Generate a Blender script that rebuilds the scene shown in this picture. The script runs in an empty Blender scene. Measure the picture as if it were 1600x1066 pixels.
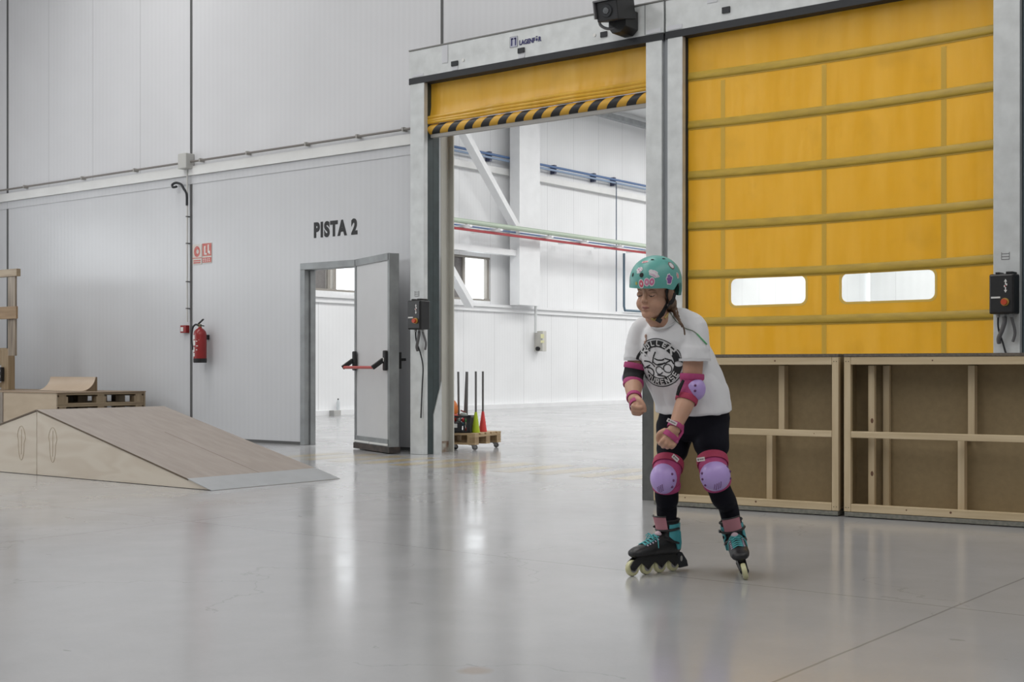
import bpy, bmesh, math, random
import numpy as np
from mathutils import Vector, Matrix, Euler, noise
from mathutils.bvhtree import BVHTree
from math import sin, cos, pi, radians, atan2, sqrt
random.seed(7)
COL = bpy.context.scene.collection
# ---------- camera frame (photo measured at 1600 x 1066) ----------
F = 2046.0; H = 0.93; HY = 575.0; CY = -10.93
YAW = atan2(0.6140, 0.7893); cA, sA = cos(YAW), sin(YAW)
def cam2w(xc, d, z=0.0): return Vector((xc*cA - d*sA, xc*sA + d*cA + CY, z))
def G(px, py, z=0.0):
    d = (H-z)*F/(py-HY); return cam2w((px-800)/F*d, d, z)
def onY(px, py, Y):
    s = (px-800)/F; d = (Y-CY)/(s*sA+cA); return cam2w(s*d, d, H-(py-HY)/F*d)
def onX(px, py, X):
    s = (px-800)/F; d = X/(s*cA-sA); return cam2w(s*d, d, H-(py-HY)/F*d)

# ---------- materials ----------
MATS = {}
def mat(name, color, rough=0.5, metal=0.0, var=0.0, vscale=5.0, vstretch=(1,1,1), color2=None,
        bump=0.0, bscale=40.0, bstretch=None, spec=0.5, coat=0.0, sheen=0.0, sss=0.0, emit=0.0, trans=0.0, detail=4.0, rvar=0.0):
    if name in MATS: return MATS[name]
    m = bpy.data.materials.new(name); m.use_nodes = True; MATS[name] = m
    nt = m.node_tree; b = nt.nodes['Principled BSDF']; L = nt.links.new
    c = tuple(color)+(1,)
    b.inputs['Base Color'].default_value = c
    b.inputs['Roughness'].default_value = rough; b.inputs['Metallic'].default_value = metal
    b.inputs['Specular IOR Level'].default_value = spec
    b.inputs['Coat Weight'].default_value = coat
    b.inputs['Sheen Weight'].default_value = sheen
    if sss: 
        b.inputs['Subsurface Weight'].default_value = sss; b.inputs['Subsurface Radius'].default_value = (0.01,0.004,0.002)
    if emit:
        b.inputs['Emission Color'].default_value = c; b.inputs['Emission Strength'].default_value = emit
    tc = nt.nodes.new('ShaderNodeTexCoord')
    def noise_node(scale, stretch, det=detail):
        mp = nt.nodes.new('ShaderNodeMapping'); mp.inputs['Scale'].default_value = stretch
        n = nt.nodes.new('ShaderNodeTexNoise'); n.inputs['Scale'].default_value = scale; n.inputs['Detail'].default_value = det
        L(tc.outputs['Object'], mp.inputs['Vector']); L(mp.outputs['Vector'], n.inputs['Vector']); return n
    if var or color2:
        n = noise_node(vscale, vstretch)
        r = nt.nodes.new('ShaderNodeValToRGB')
        r.color_ramp.elements[0].position = 0.3; r.color_ramp.elements[1].position = 0.7
        c2 = tuple(color2)+(1,) if color2 else tuple(min(1, x*(1+var)) for x in color)+(1,)
        c1 = c if color2 else tuple(x*(1-var) for x in color)+(1,)
        r.color_ramp.elements[0].color = c1; r.color_ramp.elements[1].color = c2
        L(n.outputs['Fac'], r.inputs['Fac']); L(r.outputs['Color'], b.inputs['Base Color'])
    if rvar:
        n = noise_node(vscale*0.6, vstretch); mr = nt.nodes.new('ShaderNodeMapRange')
        mr.inputs['To Min'].default_value = rough-rvar; mr.inputs['To Max'].default_value = rough+rvar
        mr.inputs['From Min'].default_value = 0.3; mr.inputs['From Max'].default_value = 0.7
        L(n.outputs['Fac'], mr.inputs['Value']); L(mr.outputs['Result'], b.inputs['Roughness'])
    if bump:
        n = noise_node(bscale, bstretch or (1,1,1)); bp = nt.nodes.new('ShaderNodeBump')
        bp.inputs['Strength'].default_value = bump; bp.inputs['Distance'].default_value = 0.01
        L(n.outputs['Fac'], bp.inputs['Height']); L(bp.outputs['Normal'], b.inputs['Normal'])
    return m
def wood(name, c1, c2, axis, rough=0.55):
    st = [14.0, 14.0, 14.0]; st[axis] = 1.0
    return mat(name, c1, rough, color2=c2, vscale=1.6, vstretch=tuple(st), detail=6, bump=0.08, bscale=6, bstretch=tuple(st))
def panel_mat(name, color, axis=0, pitch=0.10, panel=1.085, off=0.0, rough=0.38, seams=True):
    """painted metal sandwich panel: fine vertical micro ribs and a seam every panel width (plus seams on 'axis')"""
    if name in MATS: return MATS[name]
    m = bpy.data.materials.new(name); m.use_nodes = True; MATS[name] = m
    nt = m.node_tree; b = nt.nodes['Principled BSDF']; L = nt.links.new
    tc = nt.nodes.new('ShaderNodeTexCoord'); sx = nt.nodes.new('ShaderNodeSeparateXYZ')
    geo = nt.nodes.new('ShaderNodeNewGeometry')
    L(geo.outputs['Position'], sx.inputs[0])
    co = sx.outputs[axis]
    def M(op, a, bb=None, c=None):
        n = nt.nodes.new('ShaderNodeMath'); n.operation = op
        for i, v in enumerate((a, bb, c)):
            if v is None: continue
            if hasattr(v, 'default_value'): L(v, n.inputs[i])
            else: n.inputs[i].default_value = v
        return n.outputs[0]
    ribs = M('SINE', M('MULTIPLY', co, 2*pi/pitch))
    ribs = M('MULTIPLY', ribs, 0.0012)
    n = nt.nodes.new('ShaderNodeTexNoise'); n.inputs['Scale'].default_value = 0.9; n.inputs['Detail'].default_value = 5
    L(geo.outputs['Position'], n.inputs['Vector'])
    ramp = nt.nodes.new('ShaderNodeValToRGB')
    ramp.color_ramp.elements[0].position = .3; ramp.color_ramp.elements[1].position = .7
    ramp.color_ramp.elements[0].color = tuple(x*.965 for x in color)+(1,); ramp.color_ramp.elements[1].color = tuple(min(1,x*1.03) for x in color)+(1,)
    L(n.outputs['Fac'], ramp.inputs['Fac'])
    colr = ramp.outputs['Color']
    if seams:
        fr = M('FRACT', M('DIVIDE', M('SUBTRACT', co, off), panel))
        ed = M('MINIMUM', fr, M('SUBTRACT', 1.0, fr))
        line = M('LESS_THAN', ed, 0.007/panel)
        if axis == 0: line = M('MULTIPLY', line, M('LESS_THAN', co, -13.75))
        mx = nt.nodes.new('ShaderNodeMix'); mx.data_type = 'RGBA'
        L(M('MULTIPLY', line, 0.4), mx.inputs['Factor']); L(colr, mx.inputs[6]); mx.inputs[7].default_value = tuple(x*.45 for x in color)+(1,)
        colr = mx.outputs[2]
    rc = M('MULTIPLY_ADD', M('SINE', M('MULTIPLY', co, 2*pi/pitch)), 0.012, 1.0)
    sc = nt.nodes.new('ShaderNodeVectorMath'); sc.operation = 'SCALE'; L(colr, sc.inputs[0]); L(rc, sc.inputs['Scale'])
    L(sc.outputs[0], b.inputs['Base Color'])
    bp = nt.nodes.new('ShaderNodeBump'); bp.inputs['Strength'].default_value = 0.35; bp.inputs['Distance'].default_value = 1.0
    L(ribs, bp.inputs['Height']); L(bp.outputs['Normal'], b.inputs['Normal'])
    b.inputs['Roughness'].default_value = rough
    return m
def floor_mat():
    m = bpy.data.materials.new('polished_concrete'); m.use_nodes = True
    nt = m.node_tree; b = nt.nodes['Principled BSDF']; L = nt.links.new
    geo = nt.nodes.new('ShaderNodeNewGeometry'); sx = nt.nodes.new('ShaderNodeSeparateXYZ'); L(geo.outputs['Position'], sx.inputs[0])
    def M(op, a, bb=None, c=None):
        n = nt.nodes.new('ShaderNodeMath'); n.operation = op
        for i, v in enumerate((a, bb, c)):
            if v is None: continue
            if hasattr(v, 'default_value'): L(v, n.inputs[i])
            else: n.inputs[i].default_value = v
        return n.outputs[0]
    def N(scale, det=6, st=(1,1,1), off=(0,0,0), rgh=.55):
        mp = nt.nodes.new('ShaderNodeMapping'); mp.inputs['Scale'].default_value = st; mp.inputs['Location'].default_value = off
        n = nt.nodes.new('ShaderNodeTexNoise'); n.inputs['Scale'].default_value = scale; n.inputs['Detail'].default_value = det
        n.inputs['Roughness'].default_value = rgh
        L(geo.outputs['Position'], mp.inputs['Vector']); L(mp.outputs['Vector'], n.inputs['Vector']); return n.outputs['Fac']
    big = N(0.7); mid = N(3.1, 8, off=(3,1,0)); fine = N(60, 3)
    v = M('MULTIPLY_ADD', M('SUBTRACT', big, .5), .12, 1.0)
    v = M('ADD', v, M('MULTIPLY', M('SUBTRACT', mid, .5), .19))
    v = M('ADD', v, M('MULTIPLY', M('SUBTRACT', fine, .5), .05))
    def joint(co, off, w=.005, pitch=4.65):
        fr = M('FRACT', M('DIVIDE', M('SUBTRACT', co, off), pitch)); ed = M('MINIMUM', fr, M('SUBTRACT', 1.0, fr))
        return M('LESS_THAN', M('MULTIPLY', ed, pitch), w)
    wob = M('MULTIPLY', M('SUBTRACT', mid, .5), .012)
    j = M('MAXIMUM', joint(M('ADD', sx.outputs[0], wob), -1.77), joint(M('ADD', sx.outputs[1], wob), -5.87, .0045))
    v = M('MULTIPLY', v, M('MULTIPLY_ADD', j, -.35, 1.0))
    # hairline cracks
    vo = nt.nodes.new('ShaderNodeTexVoronoi'); vo.feature = 'DISTANCE_TO_EDGE'; vo.inputs['Scale'].default_value = .42
    wv = nt.nodes.new('ShaderNodeVectorMath'); wv.operation = 'ADD'
    nn = nt.nodes.new('ShaderNodeTexNoise'); nn.inputs['Scale'].default_value = 2.0; nn.inputs['Detail'].default_value = 8
    L(geo.outputs['Position'], nn.inputs['Vector']); L(geo.outputs['Position'], wv.inputs[0]); L(nn.outputs['Color'], wv.inputs[1])
    L(wv.outputs[0], vo.inputs['Vector'])
    ck = M('MULTIPLY', M('LESS_THAN', vo.outputs['Distance'], .0022), M('GREATER_THAN', N(.5, 3, off=(9,2,0)), .54))
    v = M('MULTIPLY', v, M('MULTIPLY_ADD', ck, -.14, 1.0))
    # small dark scuffs
    sp = M('GREATER_THAN', N(3.1, 4, (1, 2.5, 1), (5, 5, 0)), .715)
    v = M('MULTIPLY', v, M('MULTIPLY_ADD', sp, -.22, 1.0))
    rgb = nt.nodes.new('ShaderNodeCombineColor')
    base = (.385, .385, .391)
    for i, k in enumerate(base): L(M('MULTIPLY', v, k), rgb.inputs[i])
    # rust-brown stain close to the camera
    st = G(742, 1048)
    dx = M('SUBTRACT', sx.outputs[0], st.x); dy = M('SUBTRACT', sx.outputs[1], st.y)
    dd = M('SQRT', M('ADD', M('MULTIPLY', dx, dx), M('MULTIPLY', dy, dy)))
    dd = M('ADD', dd, M('MULTIPLY', M('SUBTRACT', mid, .5), .12))
    k = nt.nodes.new('ShaderNodeMapRange'); k.inputs['From Min'].default_value = .055; k.inputs['From Max'].default_value = .02
    k.inputs['To Min'].default_value = 0; k.inputs['To Max'].default_value = .6; L(dd, k.inputs['Value'])
    mx = nt.nodes.new('ShaderNodeMix'); mx.data_type = 'RGBA'; L(k.outputs[0], mx.inputs['Factor'])
    L(rgb.outputs[0], mx.inputs[6]); mx.inputs[7].default_value = (.30, .22, .16, 1)
    L(mx.outputs[2], b.inputs['Base Color'])
    rr = M('MULTIPLY_ADD', M('SUBTRACT', N(1.1, 7, off=(1,7,0)), .5), .26, .165)
    rr = M('MAXIMUM', rr, .08)
    L(rr, b.inputs['Roughness']); b.inputs['Specular IOR Level'].default_value = .62
    bp = nt.nodes.new('ShaderNodeBump'); bp.inputs['Strength'].default_value = .022; bp.inputs['Distance'].default_value = .02
    L(N(2.2, 2), bp.inputs['Height']); L(bp.outputs['Normal'], b.inputs['Normal'])
    return m

# ---------- geometry helpers ----------
class MB:
    def __init__(s): s.v = []; s.f = []; s.m = []; s.mi = 0
    def add(s, vs, fs):
        o = len(s.v); s.v += [Vector(p) for p in vs]; s.f += [tuple(i+o for i in f) for f in fs]; s.m += [s.mi]*len(fs); return s
    def box(s, x0, x1, y0, y1, z0, z1, M=None):
        vs = [Vector((x, y, z)) for z in (z0, z1) for y in (y0, y1) for x in (x0, x1)]
        if M: vs = [M @ p for p in vs]
        return s.add(vs, [(0,2,3,1),(4,5,7,6),(0,1,5,4),(2,6,7,3),(0,4,6,2),(1,3,7,5)])
    def loft(s, rings, cap=True, closed=True):
        n = len(rings[0]); vs = [p for r in rings for p in r]; fs = []
        for i in range(len(rings)-1):
            for j in range(n if closed else n-1):
                a = i*n+j; b = i*n+(j+1) % n; fs.append((a, b, b+n, a+n))
        if cap and closed:
            fs.append(tuple(range(n))[::-1]); fs.append(tuple(range((len(rings)-1)*n, len(rings)*n)))
        return s.add(vs, fs)
    def tube(s, pts, r, seg=10, cap=True):
        pts = [Vector(p) for p in pts]; rs = r if isinstance(r, (list, tuple)) else [r]*len(pts)
        rings = []; up = None
        for i, p in enumerate(pts):
            t = (pts[min(i+1, len(pts)-1)] - pts[max(i-1, 0)]).normalized()
            if up is None:
                up = Vector((0,0,1)) if abs(t.z) < .9 else Vector((1,0,0))
            a = up.cross(t).normalized(); b = t.cross(a).normalized(); up = b
            rings.append([p + (a*cos(2*pi*k/seg) + b*sin(2*pi*k/seg))*rs[i] for k in range(seg)])
        return s.loft(rings, cap)
    def cyl(s, p0, p1, r0, r1=None, seg=20): return s.tube([p0, p1], [r0, r0 if r1 is None else r1], seg)
    def ell(s, c, r, R=None, nu=20, nv=12):
        c = Vector(c); rings = []
        for i in range(nv+1):
            th = pi*i/nv; th = min(max(th, .02), pi-.02)
            ring = []
            for j in range(nu):
                ph = 2*pi*j/nu; p = Vector((r[0]*sin(th)*cos(ph), r[1]*sin(th)*sin(ph), -r[2]*cos(th)))
                if R: p = R @ p
                ring.append(c+p)
            rings.append(ring)
        return s.loft(rings)
    def prism(s, poly, fn, a, b):
        """poly: list of 2D points, fn(u,v,w)->Vector"""
        n = len(poly); vs = [fn(u, v, a) for u, v in poly] + [fn(u, v, b) for u, v in poly]
        fs = [tuple(range(n))[::-1], tuple(range(n, 2*n))] + [(i, (i+1) % n, (i+1) % n+n, i+n) for i in range(n)]
        return s.add(vs, fs)
    def obar(s, p0, p1, w, h, side=None):
        """square bar from p0 to p1"""
        p0, p1 = Vector(p0), Vector(p1); t = (p1-p0).normalized()
        u = Vector(side) if side else (Vector((0,0,1)) if abs(t.z) < .9 else Vector((1,0,0)))
        a = u.cross(t).normalized()*w/2; b = t.cross(a).normalized()*h/2
        return s.loft([[p+a+b, p-a+b, p-a-b, p+a-b] for p in (p0, p1)])
    def build(s, name, m, parent=None, bevel=0.0, smooth=False, local=False, mods=None):
        me = bpy.data.meshes.new(name)
        vs = s.v
        if parent is not None and not local:
            Wi = WM[parent.name].inverted(); vs = [Wi @ p for p in vs]
        org = None
        if parent is None and not local and vs:
            xs = [p.x for p in vs]; ys = [p.y for p in vs]; zs = [p.z for p in vs]
            org = Vector(((min(xs)+max(xs))/2, (min(ys)+max(ys))/2, min(zs))); vs = [p-org for p in vs]
        me.from_pydata([tuple(p) for p in vs], [], s.f)
        bm = bmesh.new(); bm.from_mesh(me); bmesh.ops.recalc_face_normals(bm, faces=bm.faces); bm.to_mesh(me); bm.free()
        ms = m if isinstance(m, (list, tuple)) else [m]
        for x in ms: me.materials.append(x)
        if len(ms) > 1: me.polygons.foreach_set('material_index', s.m)
        if smooth:
            me.polygons.foreach_set('use_smooth', [True]*len(me.polygons))
            try: me.set_sharp_from_angle(angle=radians(smooth if smooth is not True else 40))
            except Exception: pass
        o = bpy.data.objects.new(name, me); COL.objects.link(o)
        if org is not None: o.location = org
        if parent is not None: o.parent = parent
        WM[o.name] = (WM[parent.name] if parent is not None else Matrix.Identity(4)) @ Matrix.Translation(o.location)
        if bevel:
            bv = o.modifiers.new('bevel', 'BEVEL'); bv.width = bevel; bv.segments = 2; bv.limit_method = 'ANGLE'; bv.angle_limit = radians(40)
        return o
WM = {}
def sm(pts, n=6):
    pts = [Vector(p) for p in pts]; out = []
    for i in range(len(pts)-1):
        p0, p1, p2, p3 = pts[max(i-1,0)], pts[i], pts[i+1], pts[min(i+2, len(pts)-1)]
        for k in range(n): t = k/n; out.append(.5*((2*p1)+(p2-p0)*t+(2*p0-5*p1+4*p2-p3)*t*t+(3*p1-p0-3*p2+p3)*t**3))
    return out+[pts[-1]]
def tag(o, label=None, cat=None, group=None, kind=None):
    if label: o['label'] = label
    if cat: o['category'] = cat
    if group: o['group'] = group
    if kind: o['kind'] = kind
    return o
def empty(name, loc=(0,0,0), rz=0.0, label=None, cat=None, group=None, kind=None, parent=None):
    o = bpy.data.objects.new(name, None); COL.objects.link(o); o.location = loc; o.rotation_euler = (0, 0, rz); o.empty_display_size = .1
    if parent: o.parent = parent
    WM[o.name] = (WM[parent.name] if parent else Matrix.Identity(4)) @ Matrix.Translation(loc) @ Matrix.Rotation(rz, 4, 'Z')
    return tag(o, label, cat, group, kind)
def copy_tree(o, parent=None):
    c = o.copy(); COL.objects.link(c)
    if parent is not None: c.parent = parent
    for ch in list(o.children): copy_tree(ch, c)
    return c
def text_obj(name, txt, size, m, origin, xdir, updir, parent=None, bold=0.0, extrude=0.002, align='LEFT', xscale=1.0, width=None, spacing=1.0):
    cu = bpy.data.curves.new(name, 'FONT'); cu.body = txt; cu.space_character = spacing; cu.size = size; cu.offset = bold; cu.extrude = extrude; cu.align_x = align
    t = bpy.data.objects.new(name, cu); COL.objects.link(t)
    dg = bpy.context.evaluated_depsgraph_get(); me = bpy.data.meshes.new_from_object(t.evaluated_get(dg))
    bpy.data.objects.remove(t); bpy.data.curves.remove(cu)
    X = Vector(xdir).normalized(); U = Vector(updir).normalized(); N = X.cross(U)
    if width:
        xs = [v.co.x for v in me.vertices]; xscale = width/(max(xs)-min(xs))
    vs = [Vector(origin) + X*v.co.x*xscale + U*v.co.y + N*v.co.z for v in me.vertices]
    b = MB(); b.v = vs; b.f = [tuple(p.vertices) for p in me.polygons]; b.m = [0]*len(b.f)
    bpy.data.meshes.remove(me)
    return b.build(name, m, parent)

# ---------- common materials ----------
galv = mat('galvanised_steel', (.60,.62,.62), .42, .2, var=.10, vscale=7, bump=.03, bscale=30, rvar=.08)
galv_dull = mat('dull_galvanised_steel', (.30,.315,.32), .5, .4, var=.16, vscale=5, rvar=.08)
black = mat('black_plastic', (.012,.012,.013), .42, spec=.5, bump=.05, bscale=120)
rubber = mat('black_rubber', (.022,.024,.028), .65, bump=.1, bscale=60)
darkgreen = mat('dark_green_grey_track', (.030,.045,.047), .5, var=.2, vscale=9)
steelblue = mat('blue_grey_column_paint', (.085,.115,.135), .45, var=.08, vscale=3)
cream = mat('cream_painted_metal', (.52,.51,.46), .45, var=.05, vscale=3)
white_paint = mat('white_painted_steel', (.80,.81,.82), .4, var=.03, vscale=4)
white_flash = mat('white_flashing', (.74,.745,.735), .38, var=.04, vscale=3)
joint_dark = mat('dark_joint_sealant', (.10,.10,.10), .7)
grey_box = mat('grey_plastic_box', (.50,.50,.48), .5)
pvc_grey = mat('grey_pvc_conduit', (.36,.35,.33), .5)
red_paint = mat('red_enamel', (.27,.018,.018), .3, var=.06, vscale=10)
whitep = mat('white_label_print', (.72,.72,.70), .55)
FLOOR = floor_mat()
# ================= SETTING =================
XL = -18.65
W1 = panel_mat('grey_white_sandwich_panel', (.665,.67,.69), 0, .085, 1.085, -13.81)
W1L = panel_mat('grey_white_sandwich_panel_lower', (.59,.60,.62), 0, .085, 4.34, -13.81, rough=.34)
WS = panel_mat('white_side_wall_panel', (.80,.81,.82), 1, .10, 1.1, 0.3, rough=.4)
WF = panel_mat('white_end_wall_panel', (.80,.81,.82), 0, .30, 1.5, 0.3, rough=.4)
WSG = panel_mat('grey_side_wall_panel', (.74,.745,.76), 1, .085, 1.085, 0.1)
b = MB().box(XL-.3, 16, -24, 34, -.1, 0); tag(b.build('floor', FLOOR), 'glossy grey power-trowelled concrete floor', 'floor', kind='structure')
# openings of the main wall: (x0,x1,ztop)
PD = (-11.66, -10.70, 2.13); D1 = (-9.50, -6.42, 3.98); D2 = (-6.30, -3.20, 3.98)
TRIM_Z = 3.50
b = MB()
xs = [(XL-.3, PD[0]), (PD[1], D1[0]), (D1[1], D2[0]), (D2[1], 15.0)]
for x0, x1 in xs: b.box(x0, x1, 0, .12, 0, TRIM_Z)
b.box(PD[0], PD[1], 0, .12, PD[2], TRIM_Z)
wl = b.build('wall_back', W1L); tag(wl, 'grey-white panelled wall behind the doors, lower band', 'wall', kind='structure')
b = MB()
b.box(XL-.3, D1[0], 0, .12, TRIM_Z, 8.2); b.box(D1[0], D2[1], 0, .12, D1[2], 8.2); b.box(D2[1], 15, 0, .12, TRIM_Z, 8.2)
b.box(D1[1], D2[0], 0, .12, TRIM_Z, D1[2])
wu = b.build('wall_back_upper', W1); tag(wu, 'grey-white panelled wall above the door heads', 'wall', kind='structure')
b = MB().box(XL-.3, 15.2, -24.2, -24, 0, 8.2); tag(b.build('wall_front', W1), 'grey-white wall behind the photographer', 'wall', kind='structure')
b = MB().box(15, 15.2, -24, 0, 0, 8.2); tag(b.build('wall_right', WSG), 'grey-white right side wall of the skating hall', 'wall', kind='structure')
b = MB().box(XL-.3, XL, -24, 0, 0, 2.35).box(XL-.3, XL, -24, 0, 3.3, 8.2).box(XL-.3, XL, -24, -22, 2.35, 3.3).box(XL-.3, XL, -1.2, 0, 2.35, 3.3); tag(b.build('wall_left', WSG), 'grey-white side wall of the skating hall', 'wall', kind='structure')
# second hall shell
LZ = 2.31
b = MB().box(XL-.3, XL, .12, 34, 0, LZ); tag(b.build('wall_far_left_lower', WS), 'white ribbed lower side wall of the far hall', 'wall', kind='structure')
# upper wall with a window strip z 2.36..3.18 between Y a..b
XU = XL-.12
wy0, wy1 = onX(640, 440, XU).y-5.2, onX(767, 440, XU).y
b = MB(); wz0, wz1 = onX(767, 471, XU).z, onX(767, 403, XU).z
b.box(XL-.3, XU, .12, 1.2, LZ, 8.2); b.box(XL-.3, XU, wy1, 34, LZ, 8.2); b.box(XL-.3, XU, 1.2, wy1, LZ, wz0); b.box(XL-.3, XU, 1.2, wy1, wz1, 8.2)
tag(b.build('wall_far_left_upper', WS), 'white ribbed upper side wall of the far hall', 'wall', kind='structure')
b = MB().box(XL, 16, 33.9, 34.1, 0, 8.2); tag(b.build('wall_far_end', WF), 'white end wall of the far hall', 'wall', kind='structure')
b = MB().box(15.9, 16.1, .12, 33.9, 0, 8.2); tag(b.build('wall_far_right', WS), 'white right side wall of the far hall', 'wall', kind='structure')
ceil_m = mat('white_roof_sheet', (.72,.73,.73), .55, var=.03, vscale=1)
b = MB().box(XL-.3, 16, .12, 34, 7.45, 7.55); tag(b.build('ceiling_far', ceil_m), 'white roof lining of the far hall', 'ceiling', kind='structure')
b = MB().box(XL-.3, 15, -24, 0, 8.2, 8.3); tag(b.build('ceiling', ceil_m), 'white roof lining of the skating hall', 'ceiling', kind='structure')
# roof beam visible at the top of the open shutter
b = MB(); b.box(XL+.30, XL+.46, .2, 33.8, 7.20, 7.32); tag(b.build('ceiling_beam', galv_dull), 'grey steel roof beam of the far hall', 'beam', kind='structure')
# base curb of the far hall
b = MB().box(XL, XL+.16, .13, 33.9, 0, .10); tag(b.build('baseboard_far', white_paint), 'white concrete curb at the far hall wall', 'baseboard', kind='structure')
b = MB().box(XL-.10, XL+.10, .13, 33.9, LZ, LZ+.06); b.box(XL, XL+.05, .13, 33.9, LZ-.10, LZ)
tag(b.build('trim_1', white_paint), 'white ledge flashing running along the far hall wall', 'trim', kind='structure')

# main wall trim: flashing band and sealant joints
b = MB(); b.box(XL, D1[0]-.06, -.035, -.001, TRIM_Z-.06, TRIM_Z+.06)
tag(MB().box(XL, D1[0]-.06, -.008, -.001, TRIM_Z-.17, TRIM_Z-.062).build('trim_7', W1L), 'grey-white panel cap strip under the white flashing band', 'trim', kind='structure')
tag(b.build('trim_2', white_flash), 'white flashing band across the main wall', 'trim', kind='structure')
JX = [-18.15, -13.81]
for k, x in enumerate(JX):
    b = MB(); b.box(x-.022, x+.022, -.004, .0-.0005, 0, TRIM_Z-.12); b.box(x-.022, x+.022, -.004, -.0005, TRIM_Z+.05, 8.1)
    tag(b.build('trim_%d' % (3+k), joint_dark), 'dark vertical panel joint', 'trim', kind='structure')
b = MB().box(-9.48-.018, -9.48+.018, -.004, -.0005, 4.36, 8.1); tag(b.build('trim_5', joint_dark), 'dark vertical panel joint above the shutter', 'trim', kind='structure')
b = MB(); 
for x0, x1 in ((XL, PD[0]-.05), (PD[1]+.02, D1[0]-.08)): b.box(x0, x1, -.006, -.0005, 0, .035)
tag(b.build('baseboard_back', joint_dark), 'dark seal at the foot of the main wall', 'baseboard', kind='structure')

# conduit along the trim
cz = onY(0, 301.7, -.05).z
b = MB(); b.tube([(XL, -.06, TRIM_Z+.11), (D1[0]-.1, -.06, TRIM_Z+.11)], .014, 8)
cn = b.build('electrical_conduit', mat('brown_grey_conduit', (.20,.185,.17), .5), smooth=True); tag(cn, 'thin grey conduit running along the white band of the main wall', 'conduit')
k = 0
for px in (40, 130, 212, 315, 388, 480, 560, 632):
    x = onY(px, 250, -.04).x; MB().box(x-.012, x+.012, -.078, -.001, TRIM_Z+.09, TRIM_Z+.135).build('clip', pvc_grey, cn)
jb = onY(289, 256, -.1)
b = MB().box(jb.x-.10, jb.x+.07, -.14, -.002, TRIM_Z+.02, TRIM_Z+.22)
o = b.build('junction_box', grey_box, bevel=.01); tag(o, 'square grey junction box on the conduit above the fire alarm line', 'junction box')
x = onY(292.5, 400, -.04).x
b = MB(); b.tube([(x, -.04, TRIM_Z+.02), (x, -.04, 1.53)], .011, 8); 
vc = b.build('alarm_conduit', mat('light_conduit', (.62,.62,.60), .5), smooth=True); tag(vc, 'vertical light conduit dropping to the red alarm button', 'conduit')
for z in (2.9, 2.55, 2.05, 1.7): MB().box(x-.014, x+.014, -.055, -.001, z, z+.012).build('clip', joint_dark, vc)
b = MB(); pts = [(x, -.045, 3.05), (x, -.05, 3.2)] + [(x-.03-.13*(1-cos(t)), -.06, 3.2+.15*sin(t)) for t in (0.5, 1.0, 1.4)] + [(x-.20, -.07, 3.36), (x-.255, -.08, 3.34), (x-.24, -.08, 3.305), (x-.18, -.07, 3.31)]
b.tube(sm(pts), .016, 8); tag(b.build('black_hose_hook', rubber, smooth=True), 'black bent rubber hose end above the alarm conduit', 'hose')
ab = onY(291, 515, -.03)
o = MB().box(ab.x-.09, ab.x+.03, -.06, -.001, ab.z-.045, ab.z+.055).build('fire_alarm_button', red_paint, bevel=.006); tag(o, 'small red manual fire alarm button left of the extinguisher', 'fire alarm')
MB().box(ab.x-.072, ab.x-.022, -.0645, -.060, ab.z-.025, ab.z+.03).build('glass_plate', whitep, o)
# fire signs (two worn stickers)
p0 = onY(301, 414, -.003); p1 = onY(331, 380, -.003)
def sign(x0, x1, z0, z1, label, kind):
    r = MB().box(x0, x1, -.006, -.001, z0, z1).build('fire_sign', mat('worn_white_sticker', (.62,.58,.54), .5, var=.1, vscale=8))
    tag(r, label, 'sign', 'fire signs on the main wall')
    red = mat('worn_red_print', (.50,.05,.05), .5, color2=(.60,.22,.18), vscale=22)
    w = x1-x0; h = z1-z0; b = MB(); cx = (x0+x1)/2
    def P(u, v, t): return Vector((x0+u*w, t, z0+v*h))
    if kind:
        ring = [(.5+.33*cos(a), .64+.27*sin(a)) for a in np.linspace(0, 2*pi, 25)[:-1]]; inner = [(.56+.14*cos(a), .64+.11*sin(a)) for a in np.linspace(0, 2*pi, 25)[:-1]]
        n = 24; vs = [P(u, v, -.0075) for u, v in ring]+[P(u, v, -.0075) for u, v in inner]
        b.add(vs, [(i, (i+1) % n, (i+1) % n+n, i+n) for i in range(n)])
        for v0 in (.06, .16): b.add([P(.12, v0, -.0075), P(.88, v0, -.0075), P(.88, v0+.06, -.0075), P(.12, v0+.06, -.0075)], [(0,1,2,3)])
        b.add([P(.0, .30, -.0075), P(1, .30, -.0075), P(1, .34, -.0075), P(0, .34, -.0075)], [(0,1,2,3)])
    else:
        b.add([P(.02, .36, -.0075), P(.98, .36, -.0075), P(.98, .98, -.0075), P(.02, .98, -.0075)], [(0,1,2,3)])
        b.add([P(.02, .04, -.0075), P(.98, .04, -.0075), P(.98, .28, -.0075), P(.02, .28, -.0075)], [(0,1,2,3)])
    b.build('red_print', red, r)
    b = MB()
    if not kind:
        for (u0, u1, v0, v1) in ((.22,.36,.42,.86), (.36,.5,.42,.5), (.6,.72,.5,.92), (.72,.85,.45,.6)): b.add([P(u0, v0, -.009), P(u1, v0, -.009), P(u1, v1, -.009), P(u0, v1, -.009)], [(0,1,2,3)])
        for v0 in (.09, .18):
            for u in (.1, .3, .5, .7): b.add([P(u, v0, -.009), P(u+.13, v0, -.009), P(u+.13, v0+.04, -.009), P(u, v0+.04, -.009)], [(0,1,2,3)])
        b.build('white_print', whitep, r)
xm = (p0.x+p1.x)/2
sign(p0.x, xm-.005, p0.z, p1.z, 'worn sticker with a red ring symbol above the extinguisher, left one', True)
sign(xm+.005, p1.x, p0.z+.008, p1.z+.008, 'faded red sticker above the extinguisher, right of the ring symbol', False)
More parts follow.
